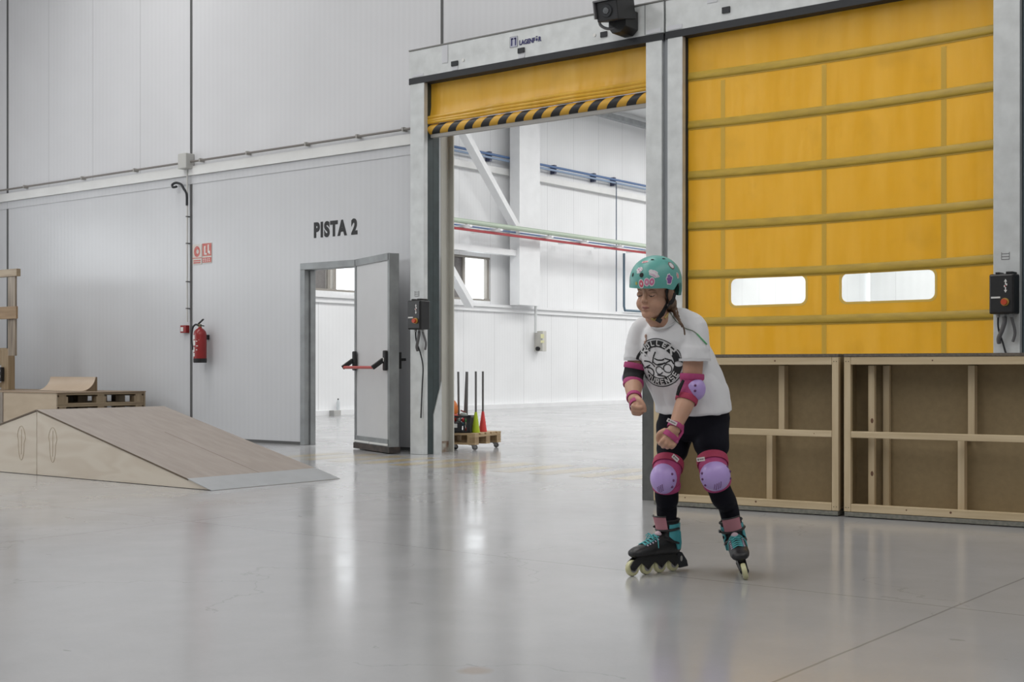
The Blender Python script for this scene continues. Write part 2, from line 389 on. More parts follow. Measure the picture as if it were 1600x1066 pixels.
# fire extinguisher
e0 = onY(313.5, 567, -.12); 
fe = empty('fire_extinguisher', (e0.x, -.13, e0.z), 0, 'red fire extinguisher with black hose hanging on the main wall', 'fire extinguisher')
r = .083; hgt = .40
prof = [(0, .0), (r*.97, 0), (r, .02), (r, .36), (r*.9, .40), (r*.6, .43), (r*.3, .445), (r*.28, .46), (0, .46)]
def lathe(prof, seg=28): 
    bb = MB(); rings = [[Vector((max(rr,.0005)*cos(2*pi*k/seg), max(rr,.0005)*sin(2*pi*k/seg), z)) for k in range(seg)] for rr, z in prof]
    return bb.loft(rings)
lathe([(0,.05),(r,.05)]+prof[3:]).build('cylinder', red_paint, fe, local=True, smooth=True)
lathe([(0,0),(r*.98,0),(r*1.03,.012),(r*1.03,.055),(0,.056)]).build('base_skirt', black, fe, local=True, smooth=True)
b = MB(); b.cyl((0,0,.45), (0,0,.495), .022); b.build('valve', mat('brass_valve', (.30,.24,.14), .35, .8), fe, local=True)
b = MB(); b.obar((-.03, 0, .50), (.09, -.02, .555), .022, .012); b.obar((-.02, 0, .485), (.085, -.01, .47), .022, .012); b.build('lever', black, fe, local=True)
b = MB(); b.tube(sm([(0,-.02,.475), (-.05,-.03,.49), (-.095,-.04,.45), (-.11,-.045,.36), (-.11,-.045,.27), (-.09,-.05,.2), (-.075,-.06,.17)]), .012, 8); b.build('hose', rubber, fe, local=True, smooth=True)
b = MB()
for z0, z1, a0, a1 in ((.30,.355,-2.2,-1.6), (.22,.285,-2.2,-1.5), (.14,.20,-2.2,-1.65), (.08,.125,-2.2,-1.6), (.27,.28,-1.35,-1.1), (.21,.22,-1.3,-1.0), (.16,.17,-1.35,-1.1), (.29,.295,-.9,-.8)):
    b.loft([[Vector((1.006*r*cos(a), 1.006*r*sin(a), z)) for a in np.linspace(a0, a1, 7)] for z in (z0, z1)], cap=False, closed=False)
b.build('label_print', whitep, fe, local=True)
b = MB().box(-.03, .03, .07, .128, .30, .36); b.build('bracket', black, fe, local=True)

# lettering
t0 = onY(490, 371, -.004); t1 = onY(558, 364, -.004)
o = text_obj('wall_lettering', 'PISTA 2', .236, mat('black_lettering', (.02,.02,.021), .6), (t0.x, -.002, t0.z+.004), (1,0,0), (0,0,1), bold=.013, extrude=.0015, width=(t1.x-t0.x), spacing=1.2)
tag(o, 'black painted lettering PISTA 2 on the wall above the steel door', 'lettering')

# ================= pedestrian door =================
dr = empty('door_1', (PD[0], 0, 0), 0, 'grey steel personnel door standing open with a red push bar', 'door', kind='structure')
b = MB(); b.box(PD[0]-.06, PD[0]+.02, -.03, .13, 0, PD[2]-.021); b.box(PD[1]-.02, PD[1]+.06, -.03, .13, 0, PD[2]-.021); b.box(PD[0]-.06, PD[1]+.06, -.03, .13, PD[2]-.02, PD[2]+.06)
b.box(PD[0]+.021, PD[0]+.045, .05, .129, 0, PD[2]-.022)
b.build('door_frame', galv_dull, dr, bevel=.004)
A = Vector((-10.66, -.16, 0)); B = Vector((-9.715, -.585, 0)); T = (B-A).normalized(); NN = Vector((T.y, -T.x, 0)); TH = .10
def leafbox(bb, u0, u1, n0, n1, z0, z1):
    vs = [A+T*u+NN*n+Vector((0,0,z)) for z in (z0, z1) for n in (n0, n1) for u in (u0, u1)]
    return bb.add(vs, [(0,2,3,1),(4,5,7,6),(0,1,5,4),(2,6,7,3),(0,4,6,2),(1,3,7,5)])
LW = (B-A).length; LH = 2.17
b = MB(); leafbox(b, 0, LW, -TH, 0, .08, LH); leaf = b.build('door_leaf', mat('grey_door_sheet', (.60,.605,.615), .42, var=.03, vscale=3), dr)
b = MB(); fw = .075
leafbox(b, 0, fw*.6, -.0005, .012, .06, LH); leafbox(b, LW-fw*.6, LW+.006, -TH-.004, .012, .06, LH); leafbox(b, 0, LW, -.0005, .012, LH-fw, LH+.004); leafbox(b, 0, LW, -.0005, .012, .06, .06+fw*1.3)
b.build('edge_frame', galv_dull, leaf, bevel=.003)
b = MB(); leafbox(b, -.01, LW+.02, -TH-.01, .02, .01, .075); b.build('bottom_seal', mat('dirty_black_seal', (.035,.03,.028), .7, color2=(.08,.06,.05), vscale=12), leaf)
b = MB(); leafbox(b, .01, LW*.45, .012, .022, .085, .105); leafbox(b, LW*.47, LW-.03, .012, .022, .085, .105); b.build('sill_strip', whitep, leaf)
pb = MB(); zb = 1.0
for u in (.03, LW-.09): 
    leafbox(pb, u-.01, u+.06, .012, .05, zb-.10, zb+.12)
phb = pb.build('push_bar', black, leaf, bevel=.012)
b = MB()
b.cyl(A+T*.04+NN*.15+Vector((0,0,zb-.065)), A+T*(LW-.09)+NN*.15+Vector((0,0,zb-.065)), .017, seg=12); b.build('red_bar', mat('red_bar_paint', (.45,.07,.06), .35), leaf, smooth=True)
b = MB()
for u in (.04, LW-.09): b.obar(A+T*u+NN*.04+Vector((0,0,zb+.02)), A+T*(u-.01)+NN*.165+Vector((0,0,zb-.07)), .04, .05)
b.build('push_bar_arm', black, leaf, bevel=.008)
b = MB(); leafbox(b, LW-.085, LW-.055, .05, .052, zb-.0, zb+.04); b.build('white_tag', whitep, leaf)
b = MB(); leafbox(b, LW-.09, LW-.03, -TH-.05, -TH, zb-.08, zb+.10); b.obar(A+T*(LW-.06)-NN*(TH+.05)+Vector((0,0,zb+.02)), A+T*(LW-.06)-NN*(TH+.11)+Vector((0,0,zb+.02)), .03, .03); b.build('outer_handle', black, leaf, bevel=.006)
b = MB(); 
for z in (.3, 1.1, 1.9): b.cyl(A+NN*-.02+T*-.018+Vector((0,0,z)), A+NN*-.02+T*-.018+Vector((0,0,z+.12)), .014, seg=10)
b.obar(A+T*.0-NN*.02+Vector((0,0,.1)), A+T*.0-NN*.02+Vector((0,0,LH)), .02, .03); b.build('hinge', galv_dull, leaf)

# ================= high speed shutter doors =================
YF = -.45
curt = bpy.data.materials.new('yellow_pvc_curtain'); curt.use_nodes = True
def setup_curtain(m, tf=.22, tcol=(.85,.42,.02,1)):
    nt = m.node_tree; L = nt.links.new; b = nt.nodes['Principled BSDF']; out = nt.nodes['Material Output']
    geo = nt.nodes.new('ShaderNodeNewGeometry')
    mp = nt.nodes.new('ShaderNodeMapping'); mp.inputs['Scale'].default_value = (6, 1, .9); n = nt.nodes.new('ShaderNodeTexNoise'); n.inputs['Scale'].default_value = 1.2; n.inputs['Detail'].default_value = 5
    L(geo.outputs['Position'], mp.inputs[0]); L(mp.outputs[0], n.inputs['Vector'])
    r = nt.nodes.new('ShaderNodeValToRGB'); r.color_ramp.elements[0].position = .32; r.color_ramp.elements[1].position = .68
    r.color_ramp.elements[0].color = (.78,.455,.030,1); r.color_ramp.elements[1].color = (.86,.55,.085,1)
    L(n.outputs['Fac'], r.inputs['Fac'])
    n2 = nt.nodes.new('ShaderNodeTexNoise'); n2.inputs['Scale'].default_value = 2.4; n2.inputs['Detail'].default_value = 7; L(geo.outputs['Position'], n2.inputs['Vector'])
    mr = nt.nodes.new('ShaderNodeMapRange'); mr.inputs['From Min'].default_value = .56; mr.inputs['From Max'].default_value = .78; mr.inputs['To Max'].default_value = .4; L(n2.outputs['Fac'], mr.inputs['Value'])
    mx = nt.nodes.new('ShaderNodeMix'); mx.data_type = 'RGBA'; L(mr.outputs[0], mx.inputs['Factor']); L(r.outputs['Color'], mx.inputs[6]); mx.inputs[7].default_value = (.42,.25,.04,1)
    L(mx.outputs[2], b.inputs['Base Color']); b.inputs['Roughness'].default_value = .36
    tr = nt.nodes.new('ShaderNodeBsdfTranslucent'); tr.inputs['Color'].default_value = tcol
    ms = nt.nodes.new('ShaderNodeMixShader'); ms.inputs[0].default_value = tf
    L(b.outputs[0], ms.inputs[1]); L(tr.outputs[0], ms.inputs[2]); L(ms.outputs[0], out.inputs[0])
    mp3 = nt.nodes.new('ShaderNodeMapping'); mp3.inputs['Scale'].default_value = (3, 1, 1); n3 = nt.nodes.new('ShaderNodeTexNoise'); n3.inputs['Scale'].default_value = 1.6; n3.inputs['Detail'].default_value = 2
    L(geo.outputs['Position'], mp3.inputs[0]); L(mp3.outputs[0], n3.inputs['Vector'])
    bp = nt.nodes.new('ShaderNodeBump'); bp.inputs['Strength'].default_value = .5; bp.inputs['Distance'].default_value = .05; L(n3.outputs['Fac'], bp.inputs['Height']); L(bp.outputs[0], b.inputs['Normal'])
setup_curtain(curt)
curt3 = bpy.data.materials.new('yellow_pvc_curtain_backlit'); curt3.use_nodes = True; setup_curtain(curt3, .42, (1,.74,.12,1))
olive = mat('olive_yellow_strap', (.46,.305,.03), .45, var=.12, vscale=6, vstretch=(1,1,4))
def band_mat():
    m = bpy.data.materials.new('yellow_black_warning_band'); m.use_nodes = True; nt = m.node_tree; L = nt.links.new; b = nt.nodes['Principled BSDF']
    geo = nt.nodes.new('ShaderNodeNewGeometry'); sx = nt.nodes.new('ShaderNodeSeparateXYZ'); L(geo.outputs['Position'], sx.inputs[0])
    def M(op, a, bb=None):
        n = nt.nodes.new('ShaderNodeMath'); n.operation = op
        for i, v in enumerate((a, bb)):
            if v is None: continue
            if hasattr(v, 'default_value'): L(v, n.inputs[i])
            else: n.inputs[i].default_value = v
        return n.outputs[0]
    s = M('FRACT', M('DIVIDE', M('SUBTRACT', sx.outputs[0], M('MULTIPLY', sx.outputs[2], 1.15)), .225))
    mx = nt.nodes.new('ShaderNodeMix'); mx.data_type = 'RGBA'; L(M('LESS_THAN', s, .5), mx.inputs['Factor']); mx.inputs[6].default_value = (.66,.37,.04,1); mx.inputs[7].default_value = (.018,.018,.019,1)
    L(mx.outputs[2], b.inputs['Base Color']); b.inputs['Roughness'].default_value = .45
    return m
BAND = band_mat()
def post(parent, x0, x1, inner=+1):
    """galvanised guide post; inner=+1: opening lies at larger x"""
    p = MB().box(x0, x1, YF, YF+.06, 0, 4.0).build('post', galv, parent, bevel=.004)
    MB().box(x0+.03, x1-.03, YF+.0605, -.19, 0, 4.0).build('post_body', darkgreen, p)
    xi = x1 if inner > 0 else x0
    b = MB(); b.box(xi-.045, xi-.002, YF+.065, YF+.15, 0, 3.98) if inner > 0 else b.box(xi+.002, xi+.045, YF+.065, YF+.15, 0, 3.98); b.build('guide_track', darkgreen, p)
    b = MB(); (b.box(xi-.045, xi-.004, YF+.155, -.20, 0, 3.98) if inner > 0 else b.box(xi+.004, xi+.045, YF+.155, -.20, 0, 3.98)); b.build('track_backing', darkgreen, p)
    return p
def header(parent, x0, x1, name='header'):
    h = MB().box(x0, x1, YF, -.002, 4.03, 4.345).build(name, galv, parent, bevel=.004)
    MB().box(x0, x1, YF-.004, YF+.3, 3.985, 4.052).build('rubber_skirt', rubber, h)
    MB().box(x0, x1, YF-.008, -.002, 4.345, 4.358).build('top_flange', mat('dark_zinc_edge', (.2,.2,.19), .5, .3), h)
    return h
# open shutter
d2 = empty('door_2', ((D1[0]+D1[1])/2, YF, 0), 0, 'high-speed shutter door rolled up with its yellow curtain above', 'shutter door', kind='structure')
pl = post(d2, -9.545, -9.345, +1); pr = post(d2, -6.56, -6.385, -1)
b = MB(); vs = [(-9.352, .0), (-9.352, 1.05)]

b.prism([(YF+.15,0),(-.17,0),(-.17,.78),(YF+.15,.42)], lambda u, v, w: Vector((w, u, v)), -9.351, -9.338); b.build('guard_plate', galv, pl)
b = MB(); b.box(-9.500, -9.485, -.002, .14, 0, 3.98); b.box(-9.5, -9.42, .12, .135, 0, 3.98); b.build('jamb_lining', cream, pl)
rust = mat('rusty_cream_paint', (.52,.51,.46), .5, color2=(.20,.11,.06), vscale=14)
MB().box(-9.486, -9.4845, 0, .13, 0, .12).build('rust_patch', rust, pl)
hd = header(d2, -9.56, -6.365)
def flat(x0, x1, z0, z1, m, parent, name, y=YF-.003, t=.002): return MB().box(x0, x1, y-t, y, z0, z1).build(name, m, parent)
tape = mat('pale_tape_residue', (.60,.61,.64), .6)
for (pa, pb_, pc, pd) in ((706, 96, 716, 104), (810, 75, 820, 83), (938, 50, 950, 58)):
    a = onY(pa, pd, YF); c = onY(pb_ if False else pc, pa and pd, YF)
for px, py in ((711, 99.5), (815, 79), (944, 54)):
    a = onY(px-5, py, YF); c = onY(px+5, py, YF); zz = onY(px, py, YF).z
    flat(a.x, c.x, zz-.025, zz+.025, rubber, hd, 'inspection_plug', t=.012)
    if px < 900: flat(a.x, c.x, 4.056, zz-.03, tape, hd, 'tape_mark')
a = onY(691, 80, YF); c = onY(700, 80, YF); flat(a.x, c.x, 4.15, 4.34, tape, hd, 'tape_mark')
a = onY(645, 80, YF); c = onY(662, 80, YF); flat(a.x, c.x, 4.06, 4.085, tape, hd, 'tape_mark')
a = onY(1009, 40, YF); c = onY(1033, 40, YF); flat(a.x, c.x, 4.06, 4.10, tape, hd, 'tape_mark')
for px, py in ((724, 94), (929, 55)):
    a = onY(px, py, YF); MB().cyl((a.x, YF-.001, a.z), (a.x, YF-.006, a.z), .017).build('white_cap', whitep, hd)
a = onY(1008, 20, YF); flat(a.x-.004, a.x+.004, 4.06, 4.34, galv_dull, hd, 'panel_seam', t=.003)
blue = mat('navy_logo_print', (.022,.02,.12), .5); lav = mat('pale_lavender_sticker', (.46,.47,.56), .5)
a = onY(797, 75, YF); c = onY(809, 56, YF)
flat(a.x, c.x, a.z, c.z+.0, lav, hd, 'logo_plate', t=.0015)
b = MB(); w = c.x-a.x; h = c.z-a.z
def L2(x0, z0, x1, z1, t=.005, y=YF-.0055): b.box(min(x0,x1), max(x0,x1), y-.001, y, min(z0,z1), max(z0,z1))
L2(a.x+.17*w, a.z+.14*h, a.x+.33*w, a.z+.84*h); L2(a.x+.67*w, a.z+.14*h, a.x+.83*w, a.z+.84*h)
L2(a.x+.17*w, a.z+.72*h, a.x+.46*w, a.z+.86*h); L2(a.x+.56*w, a.z+.72*h, a.x+.83*w, a.z+.86*h)
b.build('logo_mark', blue, hd)
b = MB()
for (x0,z0,x1,z1) in ((0,0,1,.03),(0,.97,1,1),(0,0,.04,1),(.96,0,1,1)): b.box(a.x+x0*w, a.x+x1*w, YF-.006, YF-.0045, a.z+z0*h, a.z+z1*h)
b.build('logo_border', galv_dull, hd)
a = onY(811.5, 71, YF); c = onY(846, 64, YF)
text_obj('logo_lettering', 'LAGENFÖR', .066*1.36*.72, blue, (a.x, YF-.004, a.z+.003), (1,0,0), (0,0,1), parent=hd, bold=.0025, extrude=.001, width=c.x-a.x)
# curtain rolled up: smooth sheet, stacked folds, warning band and bottom bar
XC0, XC1 = -9.37, -6.54
def sheet(x0, x1, z0, z1, yfn, nx, nz, thick=.008, holes=None):
    b = MB(); vs = []; 
    for s in (0, 1):
        for j in range(nz+1):
            for i in range(nx+1):
                x = x0+(x1-x0)*i/nx; z = z0+(z1-z0)*j/nz; vs.append(Vector((x, yfn(x, z)+s*thick, z)))
    N = (nx+1)*(nz+1); fs = []
    for j in range(nz):
        for i in range(nx):
            q = j*(nx+1)+i; fs.append((q, q+1, q+nx+2, q+nx+1)); fs.append((q+N, q+nx+1+N, q+nx+2+N, q+1+N))
    for i in range(nx):
        fs.append((i, i+N, i+1+N, i+1)); q = nz*(nx+1)+i; fs.append((q, q+1, q+1+N, q+N))
    for j in range(nz):
        q = j*(nx+1); fs.append((q, q+nx+1, q+nx+1+N, q+N)); q += nx; fs.append((q, q+N, q+nx+1+N, q+nx+1))
    return b.add(vs, fs)
cb = sheet(XC0, XC1, 3.60, 4.0, lambda x, z: -.33-.03*max(0, (3.75-z)/.15)**1.5 + .006*sin(x*5), 60, 14)
c1 = cb.build('curtain', curt, d2, smooth=True)
b = MB()
for (z, y, r) in ((3.635, -.365, .022), (3.60, -.372, .020), (3.568, -.37, .018)):
    b.tube([(x, y+.006*sin(7*x+z*30), z-.018*max(0, (-8.2-x)/1.2)*(1 if r > .019 else .3)) for x in np.linspace(XC0, XC1, 24)], r, 8)
b.build('curtain_fold', curt, c1, smooth=True)
b = MB(); b.loft([[Vector((x, -.325+.065*cos(t), 3.495+.058*sin(t))) for t in np.linspace(0, 2*pi, 17)[:-1]] for x in (XC0+.0, XC1)]); b.build('warning_band', BAND, c1, smooth=True)
MB().box(XC0+.03, XC1, -.35, -.30, 3.405, 3.45).build('bottom_bar', mat('grey_bottom_rubber', (.35,.34,.32), .5), c1)
# closed shutter
d3 = empty('door_3', ((D2[0]+D2[1])/2, YF, 0), 0, 'closed high-speed shutter door with a full yellow curtain and two windows', 'shutter door', kind='structure')
post(d3, -6.325, -6.165, +1); p3 = post(d3, -3.345, -3.14, -1)
MB().box(-6.385, -6.325, YF+.03, YF+.10, 0, 4.04).build('post_gap_filler', mat('mid_grey_steel', (.25,.265,.28), .45, .3), d3)
h3 = header(d3, -6.345, -3.10)
a = onY(1129, 17, YF); c = onY(1141, 17, YF); flat(a.x, c.x, a.z-.027, a.z+.027, rubber, h3, 'inspection_plug', t=.012)
a = onY(1105, 3, YF); c = onY(1121, 3, YF); flat(a.x, c.x, 4.24, 4.34, tape, h3, 'tape_mark')
a = onY(1043, 45, YF); c = onY(1066, 45, YF); flat(a.x, c.x, 4.06, 4.10, tape, h3, 'tape_mark')
X0, X1 = -6.185, -3.325
def rrect(x0, x1, z0, z1, r, n=6):
    pts = []
    for cx, cz, a0 in ((x1-r, z1-r, 0), (x0+r, z1-r, pi/2), (x0+r, z0+r, pi), (x1-r, z0+r, 3*pi/2)):
        for k in range(n+1): a = a0+pi/2*k/n; pts.append((cx+r*cos(a), cz+r*sin(a)))
    return pts
YC = -.34
wa = [onY(1142, 478, YC), onY(1259, 430, YC)]; wb = [onY(1315, 472, YC), onY(1461, 422, YC)]
wins = [(wa[0].x, wa[1].x, wa[0].z, wa[1].z+.0), (wb[0].x, wb[1].x, wb[0].z-.0, wb[1].z)]
za = (wins[0][2]+wins[1][2])/2; zt = (wins[0][3]+wins[1][3])/2
wins = [(w_[0], w_[1], za, zt) for w_ in wins]
cu = bpy.data.curves.new('c', 'CURVE'); cu.dimensions = '2D'; cu.fill_mode = 'BOTH'; cu.extrude = .004
def spl(pts):
    s = cu.splines.new('POLY'); s.points.add(len(pts)-1)
    for i, (x, z) in enumerate(pts): s.points[i].co = (x, z, 0, 1)
    s.use_cyclic_u = True
spl([(X0, .03), (X1, .03), (X1, 4.0), (X0, 4.0)])
for w_ in wins: spl(rrect(*w_, .055))
t = bpy.data.objects.new('c', cu); COL.objects.link(t); dg = bpy.context.evaluated_depsgraph_get(); me = bpy.data.meshes.new_from_object(t.evaluated_get(dg)); bpy.data.objects.remove(t)
b = MB(); b.v = [Vector((v.co.x, YC-v.co.z, v.co.y)) for v in me.vertices]; b.f = [tuple(p.vertices) for p in me.polygons]; b.m = [0]*len(b.f)
c3 = b.build('curtain', curt3, d3)
pane_m = bpy.data.materials.new('clear_pvc_pane'); pane_m.use_nodes = True
nt = pane_m.node_tree; tr = nt.nodes.new('ShaderNodeBsdfTransparent'); gl = nt.nodes.new('ShaderNodeBsdfGlossy'); gl.inputs['Roughness'].default_value = .08; ms = nt.nodes.new('ShaderNodeMixShader'); ms.inputs[0].default_value = .05
tr.inputs['Color'].default_value = (.97,.98,.97,1)
nt.links.new(tr.outputs[0], ms.inputs[1]); nt.links.new(gl.outputs[0], ms.inputs[2]); nt.links.new(ms.outputs[0], nt.nodes['Material Output'].inputs[0])
for w_ in wins:
    b = MB(); b.prism(rrect(w_[0]-.015, w_[1]+.015, w_[2]-.015, w_[3]+.015, .06), lambda u, v, w: Vector((u, w, v)), YC+.006, YC+.009); b.build('window_pane', pane_m, c3)
    b = MB(); o_ = rrect(w_[0]-.02, w_[1]+.02, w_[2]-.02, w_[3]+.02, .065); i_ = rrect(*w_, .055); n = len(o_)
    b.add([Vector((x, YC-.0055, z)) for x, z in o_]+[Vector((x, YC-.0055, z)) for x, z in i_], [(k, (k+1) % n, (k+1) % n+n, k+n) for k in range(n)]); b.build('window_weld', mat('light_yellow_weld', (.70,.47,.09), .4), c3)
for zc in (3.63, 3.18, 2.715, 2.245, 1.80, 1.36, .92, .48):
    b = MB(); n = 40
    for i in range(n): pass
    def yb(x): return YC-.012-.004*sin(x*3+zc)
    def zs(x): return -.022*(1-((x-(X0+X1)/2)/((X1-X0)/2))**2)*(1 if zc > 1.5 else .4)
    rings = []
    for x in np.linspace(X0+.004, X1-.004, 30):
        z = zc+zs(x)
        rings.append([Vector((x, YC-.004, z-.036)), Vector((x, YC-.011, z-.032)), Vector((x, YC-.014, z-.015)), Vector((x, YC-.007, z+.034)), Vector((x, YC-.004, z+.037))])
    b.loft(rings); sp_ = b.build('stiffener_pocket', olive, c3, smooth=60)
    MB().loft([[Vector((x, YC-.0045, zc+zs(x)-.048)), Vector((x, YC-.0072, zc+zs(x)-.048)), Vector((x, YC-.0072, zc+zs(x)-.035)), Vector((x, YC-.0045, zc+zs(x)-.035))] for x in np.linspace(X0+.004, X1-.004, 30)]).build('pocket_seam', mat('dark_olive_seam', (.40,.25,.02), .5), sp_)
faint = mat('painted_shade_strip', (.62,.385,.04), .42)
for px in (1130, 1288, 1475):  # darker strips paint the vague shade of the structure behind the curtain
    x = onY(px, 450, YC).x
    MB().box(x-.022, x+.022, YC-.0055, YC-.0045, .03, 3.55).build('vertical_shade', faint, c3)
MB().box(X0-.004, X0+.022, YC-.03, YC-.006, .03, 4.0).build('edge_brush', rubber, c3)
# printed tag on right post
def post_print(px, py, parent):
    a = onY(px, py, YF); b = MB()
    for i in range(3): b.box(a.x-.03, a.x+.03, YF-.002, YF-.0005, a.z-.03+i*.022, a.z-.024+i*.022)
    b.box(a.x-.032, a.x-.028, YF-.002, YF-.0005, a.z-.03, a.z+.03); b.box(a.x+.028, a.x+.032, YF-.002, YF-.0005, a.z-.03, a.z+.03)
    b.build('printed_tag', mat('grey_print', (.22,.22,.23), .6), parent)
post_print(1571, 400, p3); post_print(651.5, 459, pl)
# steel column right of the second shutter
tag(MB().box(-3.135, -2.90, -.40, -.002, 0, 8.2).box(-2.9,-2.87,-.42,-.002,0,8.2).build('steel_column', steelblue), 'blue-grey steel column at the right edge behind the closed shutter', 'column', kind='structure')

# control boxes
def control_box(cx, zc, label, cable_side):
    r = empty('control_box', (cx, YF, zc-.155), 0, label, 'control box')
    o = MB().box(cx-.095, cx+.095, YF-.15, YF-.001, zc-.155, zc+.155).build('housing', black, r, bevel=.012)
    MB().box(cx-.085, cx+.085, YF-.160, YF-.150, zc-.145, zc+.145).build('front_cover', mat('satin_black_cover', (.02,.02,.021), .3), r, bevel=.006)
    b = MB().box(cx-.05, cx-.02, YF-.14, YF-.02, zc+.155, zc+.17).box(cx+.03, cx+.08, YF-.14, YF-.02, zc+.155, zc+.172); b.build('top_lug', black, r, bevel=.004)
    b = MB(); y = YF-.1615
    fx = cx+.035
    for (u, v, s) in ((0, .10, 1), (0, .02, -1)):
        b.add([(fx-.012, y, zc+v-.008*s), (fx+.012, y, zc+v-.008*s), (fx, y, zc+v+.014*s)], [(0,1,2)]); b.add([(fx-.004, y, zc+v-.03*s), (fx+.004, y, zc+v-.03*s), (fx+.004, y, zc+v-.005*s), (fx-.004, y, zc+v-.005*s)], [(0,1,2,3)])
    b.box(fx-.012, fx-.004, y-.001, y, zc+.05, zc+.065); b.box(fx+.004, fx+.013, y-.001, y, zc+.062, zc+.078)
    b.build('arrow_symbols', whitep, r)
    MB().box(fx-.004, fx+.004, y-.003, y, zc+.055, zc+.063).build('red_led', mat('red_led', (.5,.03,.03), .4), r)
    MB().box(cx-.075, cx-.005, y-.002, y, zc-.035, zc-.022).build('white_stripe_label', whitep, r)
    MB().cyl((fx-.003, y+.002, zc-.065), (fx-.003, y-.012, zc-.065), .031).build('yellow_collar', mat('yellow_collar', (.45,.28,.06), .45), r, smooth=True)
    MB().cyl((fx-.003, y-.010, zc-.065), (fx-.003, y-.038, zc-.065), .021, .023).build('emergency_button', mat('red_button', (.50,.06,.02), .35), r, smooth=True)
    for dx in (-.05, .0, .05): MB().cyl((cx+dx, YF-.07, zc-.155), (cx+dx, YF-.07, zc-.18), .014, seg=10).build('cable_gland', mat('grey_gland', (.35,.36,.37), .5), r, smooth=True)
    b = MB(); s = cable_side
    b.tube(sm([(cx+.0, YF-.07, zc-.175), (cx-.0, YF-.075, zc-.22), (cx-.02*s, YF-.07, zc-.28), (cx-.05*s, YF-.05, zc-.34), (cx-.055*s, YF-.03, zc-.38)]), .017, 10)
    b.tube(sm([(cx+.05, YF-.07, zc-.175), (cx+.06, YF-.06, zc-.22), (cx+.07, YF-.04, zc-.30), (cx+.05, YF-.03, zc-.37)]), .012, 8)
    b.build('grey_cable', mat('grey_flex_cable', (.12,.12,.125), .5), r, smooth=True)
    b = MB(); b.tube(sm([(cx-.05, YF-.07, zc-.175), (cx-.05, YF-.06, zc-.27), (cx-.02, YF-.03, zc-.40), (cx+.01, YF-.02, zc-.55), (cx, YF-.02, zc-.75), (cx-.02, YF-.02, zc-1.1)]), .0075, 8); b.build('black_cable', rubber, r, smooth=True)
    return r
k1 = onY(646, 492, YF-.16); k2 = onY(1566, 459, YF-.16)
control_box(k1.x, k1.z, 'black control box with red stop button on the post left of the open shutter', 1)
control_box(k2.x-.01, k2.z, 'black control box with red stop button right of the closed shutter', 1)
# security camera / sensor on header
sc = empty('security_camera', tuple(onY(984, 45, YF)), 0, 'black box camera with looped cable on the door header', 'camera')
a = onY(984, 30, YF); 
b = MB(); b.prism([(-.10,.06),(.10,.06),(.10,-.11),(.04,-.16),(-.06,-.16),(-.10,-.11)], lambda u, v, w: Vector((a.x+u*.95, w, a.z+v-.01)), YF-.22, YF-.001); b.build('mount_bracket', black, sc, bevel=.006)
hc = onY(957, 17, YF-.30); dirv = Vector((.02, -.98, -.20)).normalized(); side = dirv.cross(Vector((0,0,1))).normalized(); upv = side.cross(dirv)
R3 = Matrix((side, dirv, upv)).transposed().to_4x4(); R3.translation = hc
b = MB().box(-.115, .115, -.22, .10, -.09, .09, R3); b.build('housing', [mat('dark_grey_camera_shell', (.016,.016,.018), .4)], sc, bevel=.008)
b = MB().box(-.125, .125, -.24, .13, .09, .105, R3).box(.115,.127,-.24,.13,-.06,.1,R3); b.build('sun_hood', mat('mid_grey_hood', (.17,.17,.18), .45), sc)
b = MB(); b.cyl(R3 @ Vector((0,.10,0)), R3 @ Vector((0,.115,0)), .062, .056, 24); b.build('lens_ring', rubber, sc, smooth=True)
b = MB(); b.cyl(R3 @ Vector((0,.112,0)), R3 @ Vector((0,.12,0)), .036, .03, 24); b.build('lens', mat('dark_lens_glass', (.01,.01,.012), .08), sc, smooth=True)
b = MB(); b.obar(R3 @ Vector((0,-.12,-.09)), Vector((a.x, YF-.15, a.z-.04)), .06, .06); b.build('arm', black, sc)
b = MB(); q = [onY(943, 25, YF-.3), onY(937, 31, YF-.27), onY(939, 40, YF-.24), onY(950, 45, YF-.22), onY(966, 43, YF-.20), onY(975, 40, YF-.17)]; b.tube(sm(q), .014, 8); b.build('cable', mat('grey_camera_cable', (.14,.14,.145), .5), sc, smooth=True)

# ================= far hall fittings =================
XW = XL+.02
p = onX(806, 300, XL+.35); q = onX(842, 300, XL+.35)
tag(MB().box(XL+.10, XL+.38, p.y+.1, q.y, LZ+.065, 6.94).build('steel_column', white_paint), 'white steel column in the far hall above the ledge', 'column', kind='structure')
XB = XL+.22
XB = XL+.47
tag(MB().obar(onX(709, 180, XB), onX(809, 362, XB), .13, .2, (1,0,0)).build('diagonal_brace', white_paint), 'white diagonal brace running down to the far column, upper one', 'brace', 'white bracing bars in the far hall')
tag(MB().obar(onX(640, 310, XB), onX(735, 478, XB), .13, .2, (1,0,0)).build('diagonal_brace', white_paint), 'white diagonal brace crossing the far window, lower one', 'brace', 'white bracing bars in the far hall')
XB = XL+.21
tag(MB().obar(onX(640, 378, XB), onX(804, 396, XB), .13, .17, (1,0,0)).build('horizontal_brace', white_paint), 'white horizontal steel bar above the far windows', 'brace', 'white bracing bars in the far hall')
pipe_g = mat('pale_green_pipe', (.42,.50,.40), .4); pipe_r = mat('red_pipe', (.50,.06,.07), .4); pipe_b = mat('blue_pipe', (.10,.18,.36), .4); pipe_w = mat('white_pipe', (.68,.70,.70), .4)
def pipe(name, a, bb, X, r, m, label):
    p, q = onX(*a, X), onX(*bb, X); d = (q-p)
    p = p-d*1.2; q = q+d*.8; p.y = max(p.y, .3)
    z = (onX(*a, X).z+onX(*bb, X).z)/2; p.z = q.z = z
    o = MB().tube([p, q], r, 12).build(name, m, smooth=True); tag(o, label, 'pipe'); return o, z
